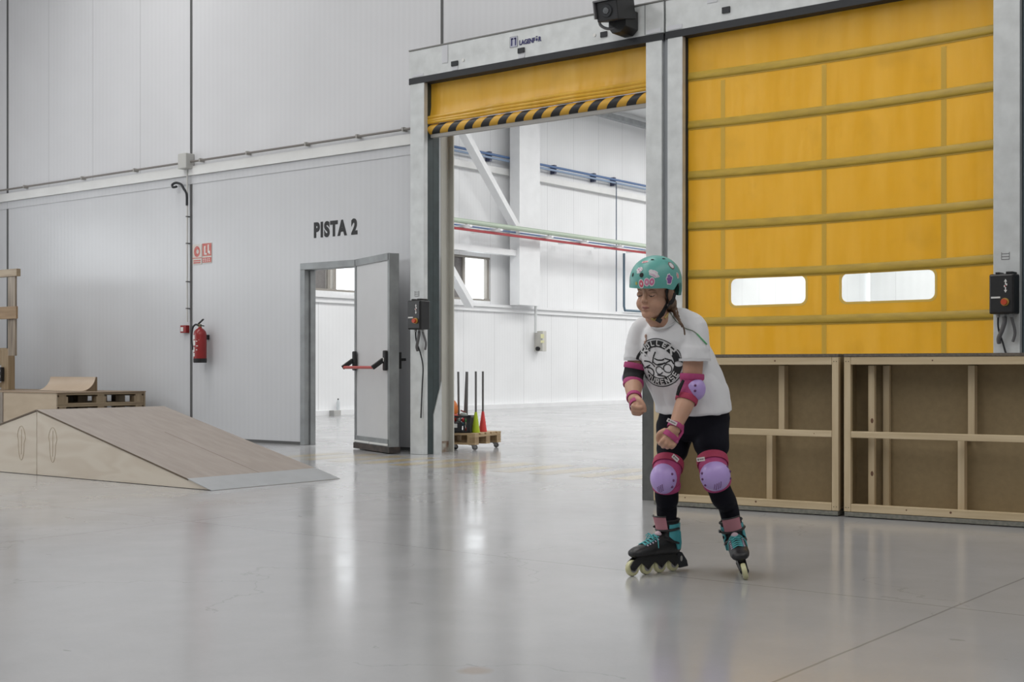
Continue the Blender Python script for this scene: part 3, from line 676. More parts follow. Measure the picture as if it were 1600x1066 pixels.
gp, gz = pipe('water_pipe', (701, 342), (1008, 385), XL+.75, .055, pipe_g, 'pale green pipe crossing the far wall above the red pipe')
rp, rz_ = pipe('fire_pipe', (701, 354), (1008, 396), XL+.62, .030, pipe_r, 'thin red pipe under the pale green pipe on the far wall')
tp, tz = pipe('thin_pipe', (701, 349), (1008, 391), XL+.45, .018, pipe_b, 'thin blue tube between the green and the red pipe')
for i, px in enumerate((722, 770, 850, 905, 960, 1010)):
    y = onX(px, 360, XL+.6).y
    b = MB().box(XL+.001, XL+.85, y-.04, y+.04, rz_+.034, rz_+.08).box(XL+.72, XL+.78, y-.03, y+.03, rz_+.08, max(rz_+.085, gz-.055)); 
    tag(b.build('pipe_bracket', white_paint), 'white cantilever bracket carrying the green and red pipes', 'bracket', 'pipe brackets on the far wall')
bp1, z1_ = pipe('air_pipe', (701, 227), (1008, 291), XL+.045, .030, pipe_b, 'upper blue air pipe high on the far wall')
bp2, z2_ = pipe('air_pipe', (701, 232), (1008, 296), XL+.045, .026, mat('light_blue_pipe', (.28,.37,.52), .4), 'lower lighter blue air pipe high on the far wall')
o = MB().box(XU, XL+.02, .3, 33, z2_-.32, z2_-.18).build('trim_6', white_flash); tag(o, 'cream rail under the blue air pipes', 'trim', kind='structure')
for px in (769, 870, 932, 963):
    q = onX(px, 0, XL+.05); MB().box(XU+.001, XL+.012, q.y-.04, q.y+.04, z2_-.07, z1_+.07).build('pipe_clip', mat('navy_clip', (.05,.06,.12), .4), bp1)
def drop(px, y0, y1, r, m, label, X=XL+.14, name='drop_pipe'):
    a, c = onX(px, y0, X), onX(px, y1, X); c.y = a.y; c.x = a.x
    o = MB().tube([a, c], r, 8).build(name, m, smooth=True); tag(o, label, 'pipe'); return o
drop(963, 285, 487, .014, mat('slate_tube', (.10,.14,.19), .4), 'thin dark drop pipe from the blue air pipe down to the ledge')
a = onX(975, 396, XL+.14); c = onX(975, 485, XL+.14); e = onX(1030, 492, XL+.14)
o = MB().tube([a, Vector((a.x, a.y, c.z+.1)), Vector((a.x, a.y+.04, c.z)), Vector((a.x, e.y, c.z-.0))], .032, 10).build('drop_pipe', mat('slate_blue_pipe', (.09,.15,.20), .4), smooth=True); tag(o, 'thick slate blue pipe dropping beside the skater and turning along the ledge', 'pipe')
drop(837, 366, 520, .035, pipe_w, 'white vertical conduit dropping to the electrical box', X=XL+.20, name='drop_conduit')
a = onX(833, 548, XL+.001); c = onX(854, 518, XL+.3)
eb = MB().box(XL+.001, XL+.24, a.y+.05, onX(854, 530, XL+.24).y, onX(845, 549, XL+.24).z, onX(845, 517, XL+.24).z).build('electrical_box', mat('beige_cabinet', (.55,.54,.50), .45), bevel=.01)
tag(eb, 'beige electrical cabinet on the far wall', 'electrical cabinet')
yy = (onX(848, 530, XL+.245).y); zz = onX(848, 530, XL+.245).z
MB().box(XL+.241, XL+.245, yy-.08, yy+.06, zz+.02, zz+.12).build('warning_label', mat('yellow_warning', (.62,.61,.36), .5), eb)
MB().box(XL+.241, XL+.246, yy-.08, yy+.06, zz-.09, zz-.03).build('warning_label', mat('yellow_warning', (.62,.61,.36), .5), eb)
yb_ = a.y+.05
MB().cyl((XL+.12, yb_, onX(833, 545, XL+.12).z), (XL+.12, yb_-.05, onX(833, 545, XL+.12).z), .05).build('rotary_switch', black, eb)
# windows of the far hall
alu = mat('brown_grey_window_frame', (.30,.28,.25), .5)
glass = bpy.data.materials.new('window_glass'); glass.use_nodes = True; nt = glass.node_tree
tr = nt.nodes.new('ShaderNodeBsdfTransparent'); gl = nt.nodes.new('ShaderNodeBsdfGlossy'); gl.inputs['Roughness'].default_value = .02; ms = nt.nodes.new('ShaderNodeMixShader'); ms.inputs[0].default_value = .06
nt.links.new(tr.outputs[0], ms.inputs[1]); nt.links.new(gl.outputs[0], ms.inputs[2]); nt.links.new(ms.outputs[0], nt.nodes['Material Output'].inputs[0])
wn = empty('window_1', (XU-.05, (1.2+wy1)/2, wz0), 0, 'long strip window of the far hall with grey shades', 'window', kind='structure')
b = MB(); f = .045
b.box(XU-.12, XU-.03, 1.2, wy1, wz0, wz0+f); b.box(XU-.12, XU-.03, 1.2, wy1, wz1-f, wz1)
ys = [1.2, wy1]
y_a = onX(722, 440, XU-.08).y; y_b = onX(520, 440, XU-.08).y; y_c = onX(508, 440, XU-.08).y
for y in (1.22, onX(512, 440, XU-.06).y, y_b, onX(640, 440, XU).y, y_a, wy1-.08): b.box(XU-.12, XU-.03, y-.03, y+.05, wz0+f+.001, wz1-f-.001)
b.build('window_frame', alu, wn)
shade = mat('grey_shutter_panel', (.19,.18,.175), .6, var=.08, vscale=20)
MB().box(XU-.10, XU-.07, onX(660, 440, XU).y, y_a, wz0+f, wz1-f).build('shutter_panel', shade, wn)
MB().box(XU-.10, XU-.07, 1.3, y_c, wz0+f, wz1-f).build('shutter_panel', shade, wn)
MB().box(XU-.20, XU-.19, y_b, wy1, wz0, wz1).build('window_pane', glass, wn)
# water bottle and block on the curb
q = onX(529, 641, XL+.10)
wbt = empty('water_bottle', (XL+.09, q.y, .10), 0, 'clear plastic water bottle standing on the curb in the far hall', 'bottle')
clearp = mat('clear_bottle_plastic', (.62,.66,.68), .12); 
lathe([(0,0),(.032,0),(.035,.02),(.035,.14),(.022,.18),(.013,.20),(0,.20)], 16).build('body', clearp, wbt, local=True, smooth=True)
lathe([(0,.20),(.016,.20),(.016,.225),(0,.225)], 16).build('cap', joint_dark, wbt, local=True, smooth=True)
q = onX(519, 645, XL+.18); tag(MB().box(XL+.165, XL+.30, q.y-.06, q.y+.12, 0, .10).build('concrete_block', mat('grey_block', (.45,.45,.44), .8)), 'small grey block on the floor below the bottle', 'block')
# small wall device next to jamb
q = onX(705, 497, XL+.05); tag(MB().box(XL+.001, XL+.08, q.y-.15, q.y+.06, q.z-.08, q.z+.08).build('wall_socket', grey_box, bevel=.005), 'small grey wall socket beside the open shutter jamb', 'socket')
# ================= PROPS =================
pine_dull = [wood('dull_pine_x', (.25,.18,.10), (.36,.27,.17), 0), None, wood('dull_pine_z', (.25,.18,.10), (.36,.27,.17), 2)]
pine = [wood('pine_x', (.50,.385,.23), (.66,.54,.36), 0), wood('pine_y', (.50,.385,.23), (.66,.54,.36), 1), wood('pine_z', (.50,.385,.23), (.66,.54,.36), 2)]
oldw = [wood('pallet_wood_x', (.23,.165,.10), (.36,.28,.18), 0), wood('pallet_wood_y', (.23,.165,.10), (.36,.28,.18), 1), wood('pallet_wood_z', (.23,.165,.10), (.36,.28,.18), 2)]
def plywood(name, c1, c2, axis):
    st = [9, 9, 9]; st[axis] = 1.2
    return mat(name, c1, .5, color2=c2, vscale=.55, vstretch=tuple(st), detail=2)
def ply_side():
    m = bpy.data.materials.new('birch_ply_side'); m.use_nodes = True; nt = m.node_tree; L = nt.links.new; b = nt.nodes['Principled BSDF']
    tc = nt.nodes.new('ShaderNodeTexCoord'); mp = nt.nodes.new('ShaderNodeMapping'); mp.inputs['Scale'].default_value = (.5, 1, 2.6)
    w = nt.nodes.new('ShaderNodeTexNoise'); w.inputs['Scale'].default_value = 1.6; w.inputs['Detail'].default_value = 1.5; w.inputs['Distortion'].default_value = .8
    L(tc.outputs['Object'], mp.inputs[0]); L(mp.outputs[0], w.inputs['Vector'])
    s = nt.nodes.new('ShaderNodeMath'); s.operation = 'MULTIPLY'; s.inputs[1].default_value = 34; L(w.outputs['Fac'], s.inputs[0])
    t = nt.nodes.new('ShaderNodeMath'); t.operation = 'SINE'; L(s.outputs[0], t.inputs[0])
    r = nt.nodes.new('ShaderNodeValToRGB'); r.color_ramp.elements[0].position = .0; r.color_ramp.elements[1].position = 1
    r.color_ramp.elements[0].color = (.61,.535,.44,1); r.color_ramp.elements[1].color = (.66,.595,.50,1)
    a = nt.nodes.new('ShaderNodeMath'); a.operation = 'MULTIPLY_ADD'; a.inputs[1].default_value = .5; a.inputs[2].default_value = .5; L(t.outputs[0], a.inputs[0]); L(a.outputs[0], r.inputs[0]); L(r.outputs[0], b.inputs['Base Color']); b.inputs['Roughness'].default_value = .5
    return m
PLYS = ply_side()
rampm = mat('worn_brown_ramp_surface', (.285,.245,.215), .5, color2=(.335,.292,.262), vscale=2.5, vstretch=(1.5,6,1), detail=6)
edge_d = mat('dark_ply_edge', (.13,.095,.06), .6)
# --- ramp made of two wedges back to back ---
ry0, ry1 = -4.50, -3.17; rx0, rx1, rh = -10.22, -7.87, .568
def wedge(label, sgn, xr):
    """xr: ridge x, slopes towards sgn"""
    L_ = rx1-rx0; tip = xr+sgn*L_
    r = empty('ramp_wedge', ((xr+tip)/2, (ry0+ry1)/2, 0), 0, label, 'skate ramp', 'wedges of the low ramp')
    e = .004*sgn
    for y in (ry0, ry1-.018):
        b = MB(); b.prism([(xr+e, .004), (tip-sgn*.03, .004), (tip-sgn*.03, .010), (xr+e, rh-.018)], lambda u, v, w: Vector((u, w, v)), y, y+.018); b.build('side_panel', PLYS, r)
        # pocket handle outline routed in the side
        if y == ry0:
            b = MB(); cx = xr+sgn*.24; cz = .27
            pts = [Vector((cx+.045*cos(a)*(1+.5*(sin(a) > .2)), y-.001, cz+.15*sin(a))) for a in np.linspace(0, 2*pi, 22)]
            b.tube(pts, .0022, 5); b.tube([(cx+.0, y-.001, cz-.1), (cx+.005, y-.001, cz+.12)], .0022, 5); b.build('handle_groove', mat('groove_brown', (.42,.33,.22), .6), r)
    b = MB(); b.box(xr+min(e, e+sgn*.018), xr+max(e, e+sgn*.018), ry0+.018, ry1-.018, .004, rh-.02); b.build('back_panel', PLYS, r)
    sl = Vector((tip-xr, 0, -rh+.006)); n = Vector((rh, 0, abs(L_)))*(1/sqrt(rh*rh+L_*L_)); n.x *= sgn
    t = .016; f = .875
    P0 = Vector((xr+e, 0, rh-.014)); P1 = P0+sl*f; P2 = Vector((tip, 0, .0035))
    b = MB(); b.loft([[Vector((P.x, y, P.z)) for P, y in ((P0, ry0-.004), (P0+n*t*.9, ry0-.004), (P0+n*t*.9, ry1+.004), (P0, ry1+.004))],
                      [Vector((P.x, y, P.z)) for P, y in ((P1, ry0-.004), (P1+n*t*.9, ry0-.004), (P1+n*t*.9, ry1+.004), (P1, ry1+.004))]])
    dk = b.build('riding_surface', rampm, r)
    for y in (ry0-.0055, ry1+.0045): MB().loft([[P+Vector((0, y+d, 0)) for P, d in ((P_+n*.001, 0), (P_+n*.013, 0), (P_+n*.013, .001), (P_+n*.001, .001))] for P_ in (P0, P1)]).build('edge_veneer', edge_d, dk)
    b = MB()
    if sgn > 0:
        ym = (ry0+ry1)/2+.05
        for y in (ym,): b.loft([[P+n*.0148+Vector((0, y+d, 0)) for d in (-.0025, .0025)] + [P+n*.0144+Vector((0, y+d, 0)) for d in (.0025, -.0025)] for P in (P0+sl*.35, P1)])
        b.build('panel_seam', edge_d, dk)
    b = MB(); Q = P1+n*.013; e2 = P2
    b.loft([[Vector((Q.x, y, Q.z+d)) for y, d in ((ry0-.012, 0), (ry0-.012, .004), (ry1+.012, .004), (ry1+.012, 0))],
            [Vector((e2.x, y, e2.z+d)) for y, d in ((ry0-.012, -.003), (ry0-.012, 0), (ry1+.012, 0), (ry1+.012, -.003))]])
    b.build('metal_threshold', mat('matte_zinc_plate', (.40,.415,.43), .42, .3, var=.05, vscale=6), r)
    return r
wedge('pale plywood wedge with brown top and metal lip, the right half of the low ramp', +1, rx0)
wedge('pale plywood wedge falling to the left edge, the left half of the low ramp', -1, rx0)

# --- pallet builder ---
def pallet(name, L_, W_, mats, nboards=7, gap=None, hgt=.144, parent=None, label=None, cat='pallet', loc=(0,0,0), rz=0):
    r = empty(name, loc, rz, label, cat)
    wb = .10 if gap is None else gap
    for k in range(nboards):
        y = -W_/2+.05+(W_-.1)*k/(nboards-1)
        MB().box(-L_/2, L_/2, y-.05, y+.05, hgt-.022, hgt).build('deck_board', mats[0], r, local=True, bevel=.002)
    for x in (-L_/2+.05, 0, L_/2-.05):
        MB().box(x-.05, x+.05, -W_/2, W_/2, hgt-.044, hgt-.0225).build('cross_board', mats[1], r, local=True, bevel=.002)
        for y in (-W_/2+.05, 0, W_/2-.05):
            MB().box(x-.0495, x+.0495, y-.05, y+.05, .022, hgt-.0445).build('block', mats[2], r, local=True, bevel=.002)
    for y in (-W_/2+.05, 0, W_/2-.05): MB().box(-L_/2, L_/2, y-.05, y+.05, 0, .0215).build('bottom_board', mats[0], r, local=True, bevel=.002)
    return r
# --- low stage of stacked pallets with plywood skin ---
sx0, sx1 = -17.6, -14.44; sy0, sy1 = -1.58, -.28; sh = .625
st = empty('wooden_platform', ((sx0+sx1)/2, (sy0+sy1)/2, 0), 0, 'low wooden stage of pallets and plywood behind the ramp by the wall', 'platform')
stage = mat('stage_ply', (.45,.36,.26), .55, color2=(.52,.43,.32), vscale=3, vstretch=(1,1,3))
sxa = onY(5, 613, sy0).x
MB().box(sxa+.004, sx1, sy0, sy0+.018, 0, sh-.012).build('side_panel', stage, st)
MB().box(sx0, sxa, sy0-.01, sy0+.018, 0, sh-.012).build('side_panel', mat('weathered_grey_ply', (.27,.235,.20), .6, var=.1, vscale=6), st)
MB().box(sx0, sx1+.01, sy0-.008, sy1+.03, sh-.012, sh).build('top_sheet', mat('stage_top', (.30,.22,.15), .5, var=.08, vscale=3), st)
MB().box(sx1-.16, sx1+.008, sy1+.002, sy1+.022, 0, sh-.012).build('end_board', mat('stage_end', (.30,.235,.16), .6), st)
zt = sh-.012
for k in range(4):
    zb = zt-.147
    if zb < 0: break
    for x in (sx1-.05, sx1-.45, sx1-.85):
        MB().box(x-.05, x+.05, sy0+.02, sy1, zt-.024, zt-.002).build('deck_board', oldw[1], st)
        MB().box(x-.05, x+.05, sy0+.02, sy1, zb, zb+.022).build('bottom_board', oldw[1], st)
        for y in (sy0+.095, (sy0+sy1)/2, sy1-.075): MB().box(x-.05, x+.049, y-.073, y+.073, zb+.0225, zt-.0465).build('block', oldw[2], st)
    for y in (sy0+.095, (sy0+sy1)/2, sy1-.075): MB().box(sx1-.9, sx1-.004, y-.05, y+.05, zt-.046, zt-.0245).build('cross_board', oldw[0], st)
    zt = zb-.001
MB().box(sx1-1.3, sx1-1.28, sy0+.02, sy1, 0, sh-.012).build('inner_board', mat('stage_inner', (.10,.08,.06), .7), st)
qy0 = -1.0; qd = .23; QH = .205
qx0, qx1 = onY(55, 614, qy0).x, onY(125, 614, qy0).x
qr = empty('quarter_pipe', ((qx0+qx1)/2, qy0+.12, sh), 0, 'small curved quarter pipe ramp sitting on the pallet stage', 'skate ramp')
pts = [(qy0+qd*sin(a)*1.0, sh+.003+QH*(1-cos(a))) for a in np.linspace(0, pi/2*.93, 14)]
b = MB(); b.loft([[Vector((qx0, y, z)), Vector((qx1, y, z)), Vector((qx1, y+.010, z-.002 if z > sh+.02 else sh+.001)), Vector((qx0, y+.010, z-.002 if z > sh+.02 else sh+.001))] for y, z in pts])
b.build('riding_surface', mat('curved_ply', (.46,.36,.265), .45, var=.06, vscale=3), qr, smooth=30)
for x in (qx0+.01, qx1-.03):
    poly = [(y+.010, z-.003) for y, z in pts[3:]]+[(pts[-1][0]+.03, pts[-1][1]-.003), (pts[-1][0]+.03, sh+.001), (pts[3][0]+.010, sh+.001)]
    MB().prism(poly, lambda u, v, w: Vector((w, u, v)), x, x+.02).build('side_panel', mat('brown_ply_edge', (.22,.16,.10), .6), qr)
MB().box(qx0, qx1, pts[-1][0]+.010, pts[-1][0]+.03, sh+.001, pts[-1][1]).build('back_panel', mat('brown_ply_edge', (.22,.16,.10), .6), qr)
# upright wooden frames at the far left, on the stage
def board(name, a, c, Y, t, m, parent, dy=0):
    p = onY(a[0], a[1], Y); q = onY(c[0], c[1], Y)
    return MB().box(min(p.x, q.x), max(p.x, q.x), Y-t/2+dy, Y+t/2+dy, min(p.z, q.z), max(p.z, q.z)).build(name, m, parent, bevel=.002)
YP = -.95
o = onY(5, 612, YP); r = empty('upright_pallet', (o.x, YP, sh), 0, 'light wooden pallet standing upright on the stage at the left edge', 'pallet')
board('side_board', (7, 545), (18, 609), YP, .10, pine_dull[2], r)
board('side_board', (-2, 548), (4, 571), YP-.02, .05, pine_dull[2], r); board('cross_board', (-60, 545), (10, 553), YP+.06, .02, pine_dull[0], r)
board('cross_board', (-60, 597), (7, 606), YP+.06, .02, pine_dull[0], r); board('side_board', (-60, 545), (-50, 609), YP, .10, pine_dull[2], r)
o = board('black_tray', (-12, 574), (4, 596), YP-.08, .05, black, None); tag(o, 'black plastic tray tucked in the upright pallet at the left edge', 'tray')
MB().box(onY(0,584,YP-.09).x-.02, onY(0,584,YP-.09).x+.03, YP-.107, YP-.1055, onY(0,581,YP).z-.0, onY(0,578,YP).z).build('white_mark', whitep, o)
MB().box(onY(0,590,YP-.09).x-.02, onY(0,590,YP-.09).x+.03, YP-.107, YP-.1055, onY(0,590,YP).z, onY(0,586,YP).z).build('white_mark', whitep, o)
YP2 = -1.14
z0 = onY(15, 557, YP2).z
o = onY(-10, 557, YP2); r = empty('wooden_trestle', (o.x, YP2, z0), 0, 'weathered wooden frame with a brown crossbar leaning above the upright pallet', 'wooden frame')
weath = wood('weathered_board', (.13,.10,.075), (.36,.30,.23), 2)
board('upright', (14, 432), (25, 556), YP2, .03, weath, r); board('upright', (-75, 432), (-64, 609), YP2, .03, weath, r)
board('top_board', (-80, 429), (29, 431.5), YP2+.0, .06, oldw[0], r); board('crossbar', (-78, 484), (26.5, 498), YP2-.035, .028, wood('brown_crossbar', (.22,.14,.07), (.33,.22,.12), 0), r)
# --- crates (hollow ramp boxes on edge) ---
cA_ = G(1013, 791.5); cB_ = G(1310, 807.3); cC_ = G(1600, 825)
cd = (cC_-cB_); cd.z = 0; cd.normalize(); ca = atan2(cd.y, cd.x)
hard = mat('brown_hardboard_back', (.27,.20,.105), .7, var=.07, vscale=26, detail=5)
chip = mat('chipboard_edge', (.17,.145,.115), .8, color2=(.10,.085,.07), vscale=60)
chipg = mat('greyed_chipboard_edge', (.24,.235,.20), .8, color2=(.15,.15,.13), vscale=50)
def hollow_box(label, org, W_, studs_up, studs_low, extra=False, mid=.515):
    r = empty('ramp_box', org, ca, label, 'ramp box', 'hollow wooden ramp boxes standing on edge')
    D = .24; Hh = 1.0; s = .042; z0 = .034
    def bx(name, x0, x1, y0, y1, z0, z1, m, bev=.003): return MB().box(x0, x1, y0, y1, z0, z1).build(name, m, r, local=True, bevel=bev)
    bx('bottom_sheet', 0.004, W_-.004, -.003, D, .006, .032, chipg, 0); bx('top_sheet', 0, W_, -.004, D+.01, Hh, Hh+.018, chip, 0)
    bx('back_sheet', .001, W_-.001, D-.012, D, z0, Hh-.001, hard, 0)
    bx('side_sheet', .001, .011, s+.001, D-.0125, z0+.0225, Hh-.001, hard, 0); bx('side_sheet', W_-.011, W_-.001, s+.001, D-.0125, z0+.0225, Hh-.001, hard, 0)
    bx('rubber_foot', W_-.16, W_-.02, .02, .2, 0, .006, black, 0); bx('rubber_foot', .02, .16, .02, .2, 0, .006, black, 0)
    bx('front_rail', s+.001, W_-s-.001, 0, s, z0, z0+.048, pine[0]); bx('front_rail', s+.001, W_-s-.001, 0, s, Hh-.05, Hh-.001, pine[0])
    bx('back_rail', .012, W_-.012, s+.002, D-.014, z0, z0+.022, pine[0])
    bx('back_rail', .012, W_-.012, D-.056, D-.014, Hh-.05, Hh-.001, pine[0])
    bx('post', 0, s, 0, s, z0, Hh-.001, pine[2]); bx('post', W_-s, W_, 0, s, z0, Hh-.001, pine[2])
    bx('mid_rail', s+.001, W_-s-.001, 0, .045, mid-.02, mid+.02, pine[0])
    for x in studs_up: bx('stud', x-.02, x+.02, D-.09, D-.0135, mid+.0, Hh-.055, pine[2])
    for x in studs_low: bx('stud', x-.02, x+.02, D-.09, D-.0135, z0+.023, mid-.0, pine[2])
    if extra:
        bx('corner_stud', .125, .165, D-.15, D-.11, z0+.023, Hh-.055, pine[2]); bx('corner_stud', .19, .23, D-.055, D-.0135, z0+.023, Hh-.055, pine[2])
    # knots
    rnd = random.Random(int(W_*1000+org[0]*10)); kb_ = mat('wood_knot_brown', (.16,.08,.045), .6); sb_ = mat('dark_screw', (.08,.07,.06), .4, .6)
    for k in range(7):
        x = rnd.uniform(.1, W_-.1); zc = rnd.choice([z0+.03, Hh-.025, mid]); q = rnd.uniform(.003, .007)
        MB().cyl((x, -.0008, zc), (x, .0005, zc), q, seg=10).build('wood_knot', kb_, r, local=True)
    if extra:
        for zc in (.27, .60): MB().ell((.15, D-.1502, zc), (.009, .0008, .016), nu=12, nv=6).build('wood_knot', kb_, r, local=True)
    for x in (s*.3, s*.7, W_-s*.7, W_-s*.3):
        for zc in (z0+.025, Hh-.03): MB().cyl((x, -.0012, zc), (x, .0005, zc), .003, seg=8).build('screw_head', sb_, r, local=True)
    return r, D
WL = (cB_-cA_).length
hollow_box('left one of the two upright hollow wooden boxes, partly behind the skater', (cB_.x-cd.x*(WL), cB_.y-cd.y*WL, 0), WL, [WL*.665], [WL*.60])
rb, D_ = hollow_box('right one of the two upright hollow wooden boxes, cut by the right edge', (cB_.x+cd.x*.035, cB_.y+cd.y*.035, 0), 2.05, [.735, 1.35], [.675, 1.29], True)
# dark metal faced panel standing behind the left box
nd = Vector((-cd.y, cd.x, 0))
def to_px(w):
    x = w.x*cA+(w.y-CY)*sA; d = -w.x*sA+(w.y-CY)*cA; return 800+F*x/d
g0 = cB_-cd*WL+nd*.27
for _ in range(60):
    g0 = g0+cd*((1003.5-to_px(g0))/260)
g0.z = 0
b = MB(); b.loft([[g0+Vector((0,0,z)) , g0+cd*.9+Vector((0,0,z)), g0+cd*.9+nd*.04+Vector((0,0,z)), g0+nd*.04+Vector((0,0,z))] for z in (0, .99)])
mp_ = b.build('leaning_panel', mat('stained_dark_metal', (.10,.105,.105), .5, .3, color2=(.17,.175,.17), vscale=7)); tag(mp_, 'dark stained metal-faced panel standing behind the left wooden box', 'panel')

# --- cart: pallet on castors ---
c0 = G(768, 706.5)
cr0 = onY(779, 690, .45)
cz0 = .062
DR = radians(12)
def cp(px, d, z=0): return cam2w((px-800)/F*d, d, z)
CC = cp(742, 14.72)
PLn, PWd = .85, .66
cen = CC + Vector((-cos(DR)*PLn/2-sin(DR)*PWd/2, -sin(DR)*PLn/2+cos(DR)*PWd/2, 0))
cart = pallet('pallet_dolly', PLn, PWd, [wood('light_pallet_x', (.36,.25,.13), (.50,.37,.22), 0), wood('light_pallet_y', (.36,.25,.13), (.50,.37,.22), 1), wood('light_pallet_z', (.28,.19,.10), (.42,.30,.17), 2)], 5, hgt=.130, label='light pallet on castors carrying cones just inside the open shutter', cat='dolly', loc=(cen.x, cen.y, cz0), rz=DR)
dxs = [ch for ch in cart.children if ch.name.startswith('bottom_board')]
castor_m = mat('castor_zinc', (.35,.36,.37), .35, .7); cwheel = mat('castor_black_wheel', (.02,.02,.022), .5); cgrey = mat('castor_grey_tyre', (.16,.16,.165), .5)
def castor(x, y, rz, grey):
    h = MB(); h.box(x-.04, x+.04, y-.035, y+.035, -.005, -.0005); h.cyl((x, y, -.010), (x, y, -.005), .022)
    R_ = Matrix.Translation((x, y, 0)) @ Matrix.Rotation(rz, 4, 'Z')
    for s in (-1, 1): h.add([R_ @ Vector(p) for p in ((-.02, s*.018, -.010), (.03, s*.018, -.010), (.035, s*.018, -.038), (.01, s*.018, -.038), (-.02, s*.020, -.010), (.03, s*.020, -.010), (.035, s*.020, -.038), (.01, s*.020, -.038))], [(0,1,2,3), (7,6,5,4), (0,4,5,1), (1,5,6,2), (2,6,7,3), (3,7,4,0)])
    c = h.build('castor', castor_m, cart, local=True)
    b = MB(); b.cyl(R_ @ Vector((.022, -.015, -.032)), R_ @ Vector((.022, .015, -.032)), .0295, seg=24); b.build('castor_wheel', cgrey if grey else cwheel, c, local=True, smooth=True)
castor(.37, -.27, .8, True); castor(.37, .27, .3, True); castor(-.37, -.27, .5, False); castor(-.37, .27, .5, False); castor(.12, -.27, .9, False)
CT = cz0+.130
cx_, cy_ = cart.location.x, cart.location.y
gpole = mat('grey_slalom_pole', (.15,.15,.15), .5); 
def cone_pole(px, Y, color, cname, label, top_px=None, hc=.235, pole=True):
    a = cp(px, Y, CT); r = empty('slalom_cone', tuple(a), 0, label, 'cone')
    m = mat(cname, color, .45)
    b = MB(); seg = 28; rings = [[Vector((q*cos(2*pi*k/seg), q*sin(2*pi*k/seg), z)) for k in range(seg)] for q, z in ((.046, 0), (.047, .01), (.040, .06), (.014, hc), (.011, hc))]
    b.loft(rings); b.build('cone_body', m, r, local=True, smooth=True)
    H2 = H-(580.5-575)/F*Y-CT; dx = 0
    b = MB(); b.cyl((dx*hc/H2, 0, hc-.02), (dx, 0, H2), .0125, seg=12); b.build('pole', gpole, r, local=True, smooth=True)
    return r
cone_pole(743.5, 14.93, (.42,.55,.02), 'lime_plastic', 'lime green cone with grey pole beside the black crate')
cone_pole(754.5, 15.14, (.68,.06,.06), 'red_plastic', 'red cone with grey pole, rightmost on the pallet dolly')
def loose_pole(px0, py0, px1, Y, label):
    t = cp(px1, Y, H-(581-575)/F*Y); a = cp(px0, Y, CT+.013); o = MB().cyl(a, t, .0125, seg=12).build('slalom_pole', gpole, smooth=True); tag(o, label, 'pole', 'grey poles standing in the black crate'); return o
YB = 15.02
for px0, px1, lab in ((708, 707.5, 'grey pole rising behind the orange ball, leftmost in the crate'), (717, 716, 'grey pole second from the left in the crate'), (725, 729, 'tilted grey pole crossing another one in the crate'), (729, 730, 'upright grey pole next to the tilted one in the crate')):
    loose_pole(px0, 668, px1, YB+random.uniform(-.02, .02), lab)
# black crate
kb = cp(735.5, 14.80)
x1c = kb.x; x0c = x1c-.32; y0c = kb.y; y1c = y0c+.26; zc0 = CT+.001; zc1 = CT+.195
ck = empty('plastic_crate', ((x0c+x1c)/2, (y0c+y1c)/2, zc0), 0, 'black slatted plastic crate full of gear on the pallet dolly', 'crate')
bp_ = mat('black_crate_plastic', (.018,.019,.022), .45)
b = MB(); b.box(x0c, x1c, y0c, y1c, zc0, zc0+.01)
for z in (zc0+.0, zc1-.022): b.box(x0c, x1c, y0c, y0c+.012, z, z+.022); b.box(x0c, x1c, y1c-.012, y1c, z, z+.022); b.box(x0c, x0c+.012, y0c, y1c, z, z+.022); b.box(x1c-.012, x1c, y0c, y1c, z, z+.022)
b.box(x0c, x1c-.10, y0c, y0c+.01, zc0+.0, zc0+.12)
b.box(x1c-.05, x1c, y0c, y0c+.012, zc0, zc1)
for i in range(7): x = x0c+.02+i*(x1c-x0c-.05)/6; b.box(x, x+.012, y0c, y0c+.01, zc0, zc1); b.box(x, x+.012, y1c-.01, y1c, zc0, zc1)
for i in range(5): y = y0c+.02+i*(y1c-y0c-.05)/4; b.box(x1c-.01, x1c, y, y+.025, zc0, zc1); b.box(x0c, x0c+.01, y, y+.025, zc0, zc1)
b.build('basket', bp_, ck, bevel=.002)
MB().box(x1c-.235, x1c-.155, y0c-.003, y0c-.0005, zc0+.06, zc0+.105).build('white_label', whitep, ck)
items = [((.02,.06,.30), 'blue', -.21, .14), ((.25,.32,.29), 'grey_green', -.14, .14), ((.55,.05,.05), 'red', -.095, .145), ((.10,.5,.12), 'green', -.05, .135), ((.6,.55,.4), 'cream', -.055, .105), ((.6,.08,.05), 'scarlet', -.05, .04), ((.05,.12,.16), 'teal', -.10, .10)]
for c, nm, dx, dz in items:
    o = MB().ell((x1c+dx, y0c+.055, zc0+dz), (.024, .028, .026), nu=14, nv=8).build('toy_disc', mat(nm+'_gear', c, .5), smooth=True); tag(o, '%s piece of small gear showing through the crate slats' % nm.replace('_', '-'), 'gear', 'small gear in the black crate')
o = MB().ell((x1c-.10, y0c+.10, zc0+.20), (.045, .045, .03)).build('helmet', mat('grey_green_shell', (.28,.31,.29), .4), smooth=True); tag(o, 'grey rounded shell peeking over the crate rim', 'helmet')
q = onY(704, 635, y0c+.12)
o = empty('ball', (x1c-.235, y0c+.085, zc0+.115), 0, 'orange and red oval ball sticking out of the crate at the jamb', 'ball')
MB().ell((0, 0, .15), (.075, .07, .115)).build('orange_half', mat('orange_ball', (.72,.19,.03), .45), o, local=True, smooth=True); MB().ell((.008, -.004, .06), (.07, .066, .07)).build('red_half', mat('red_ball', (.50,.05,.03), .45), o, local=True, smooth=True)
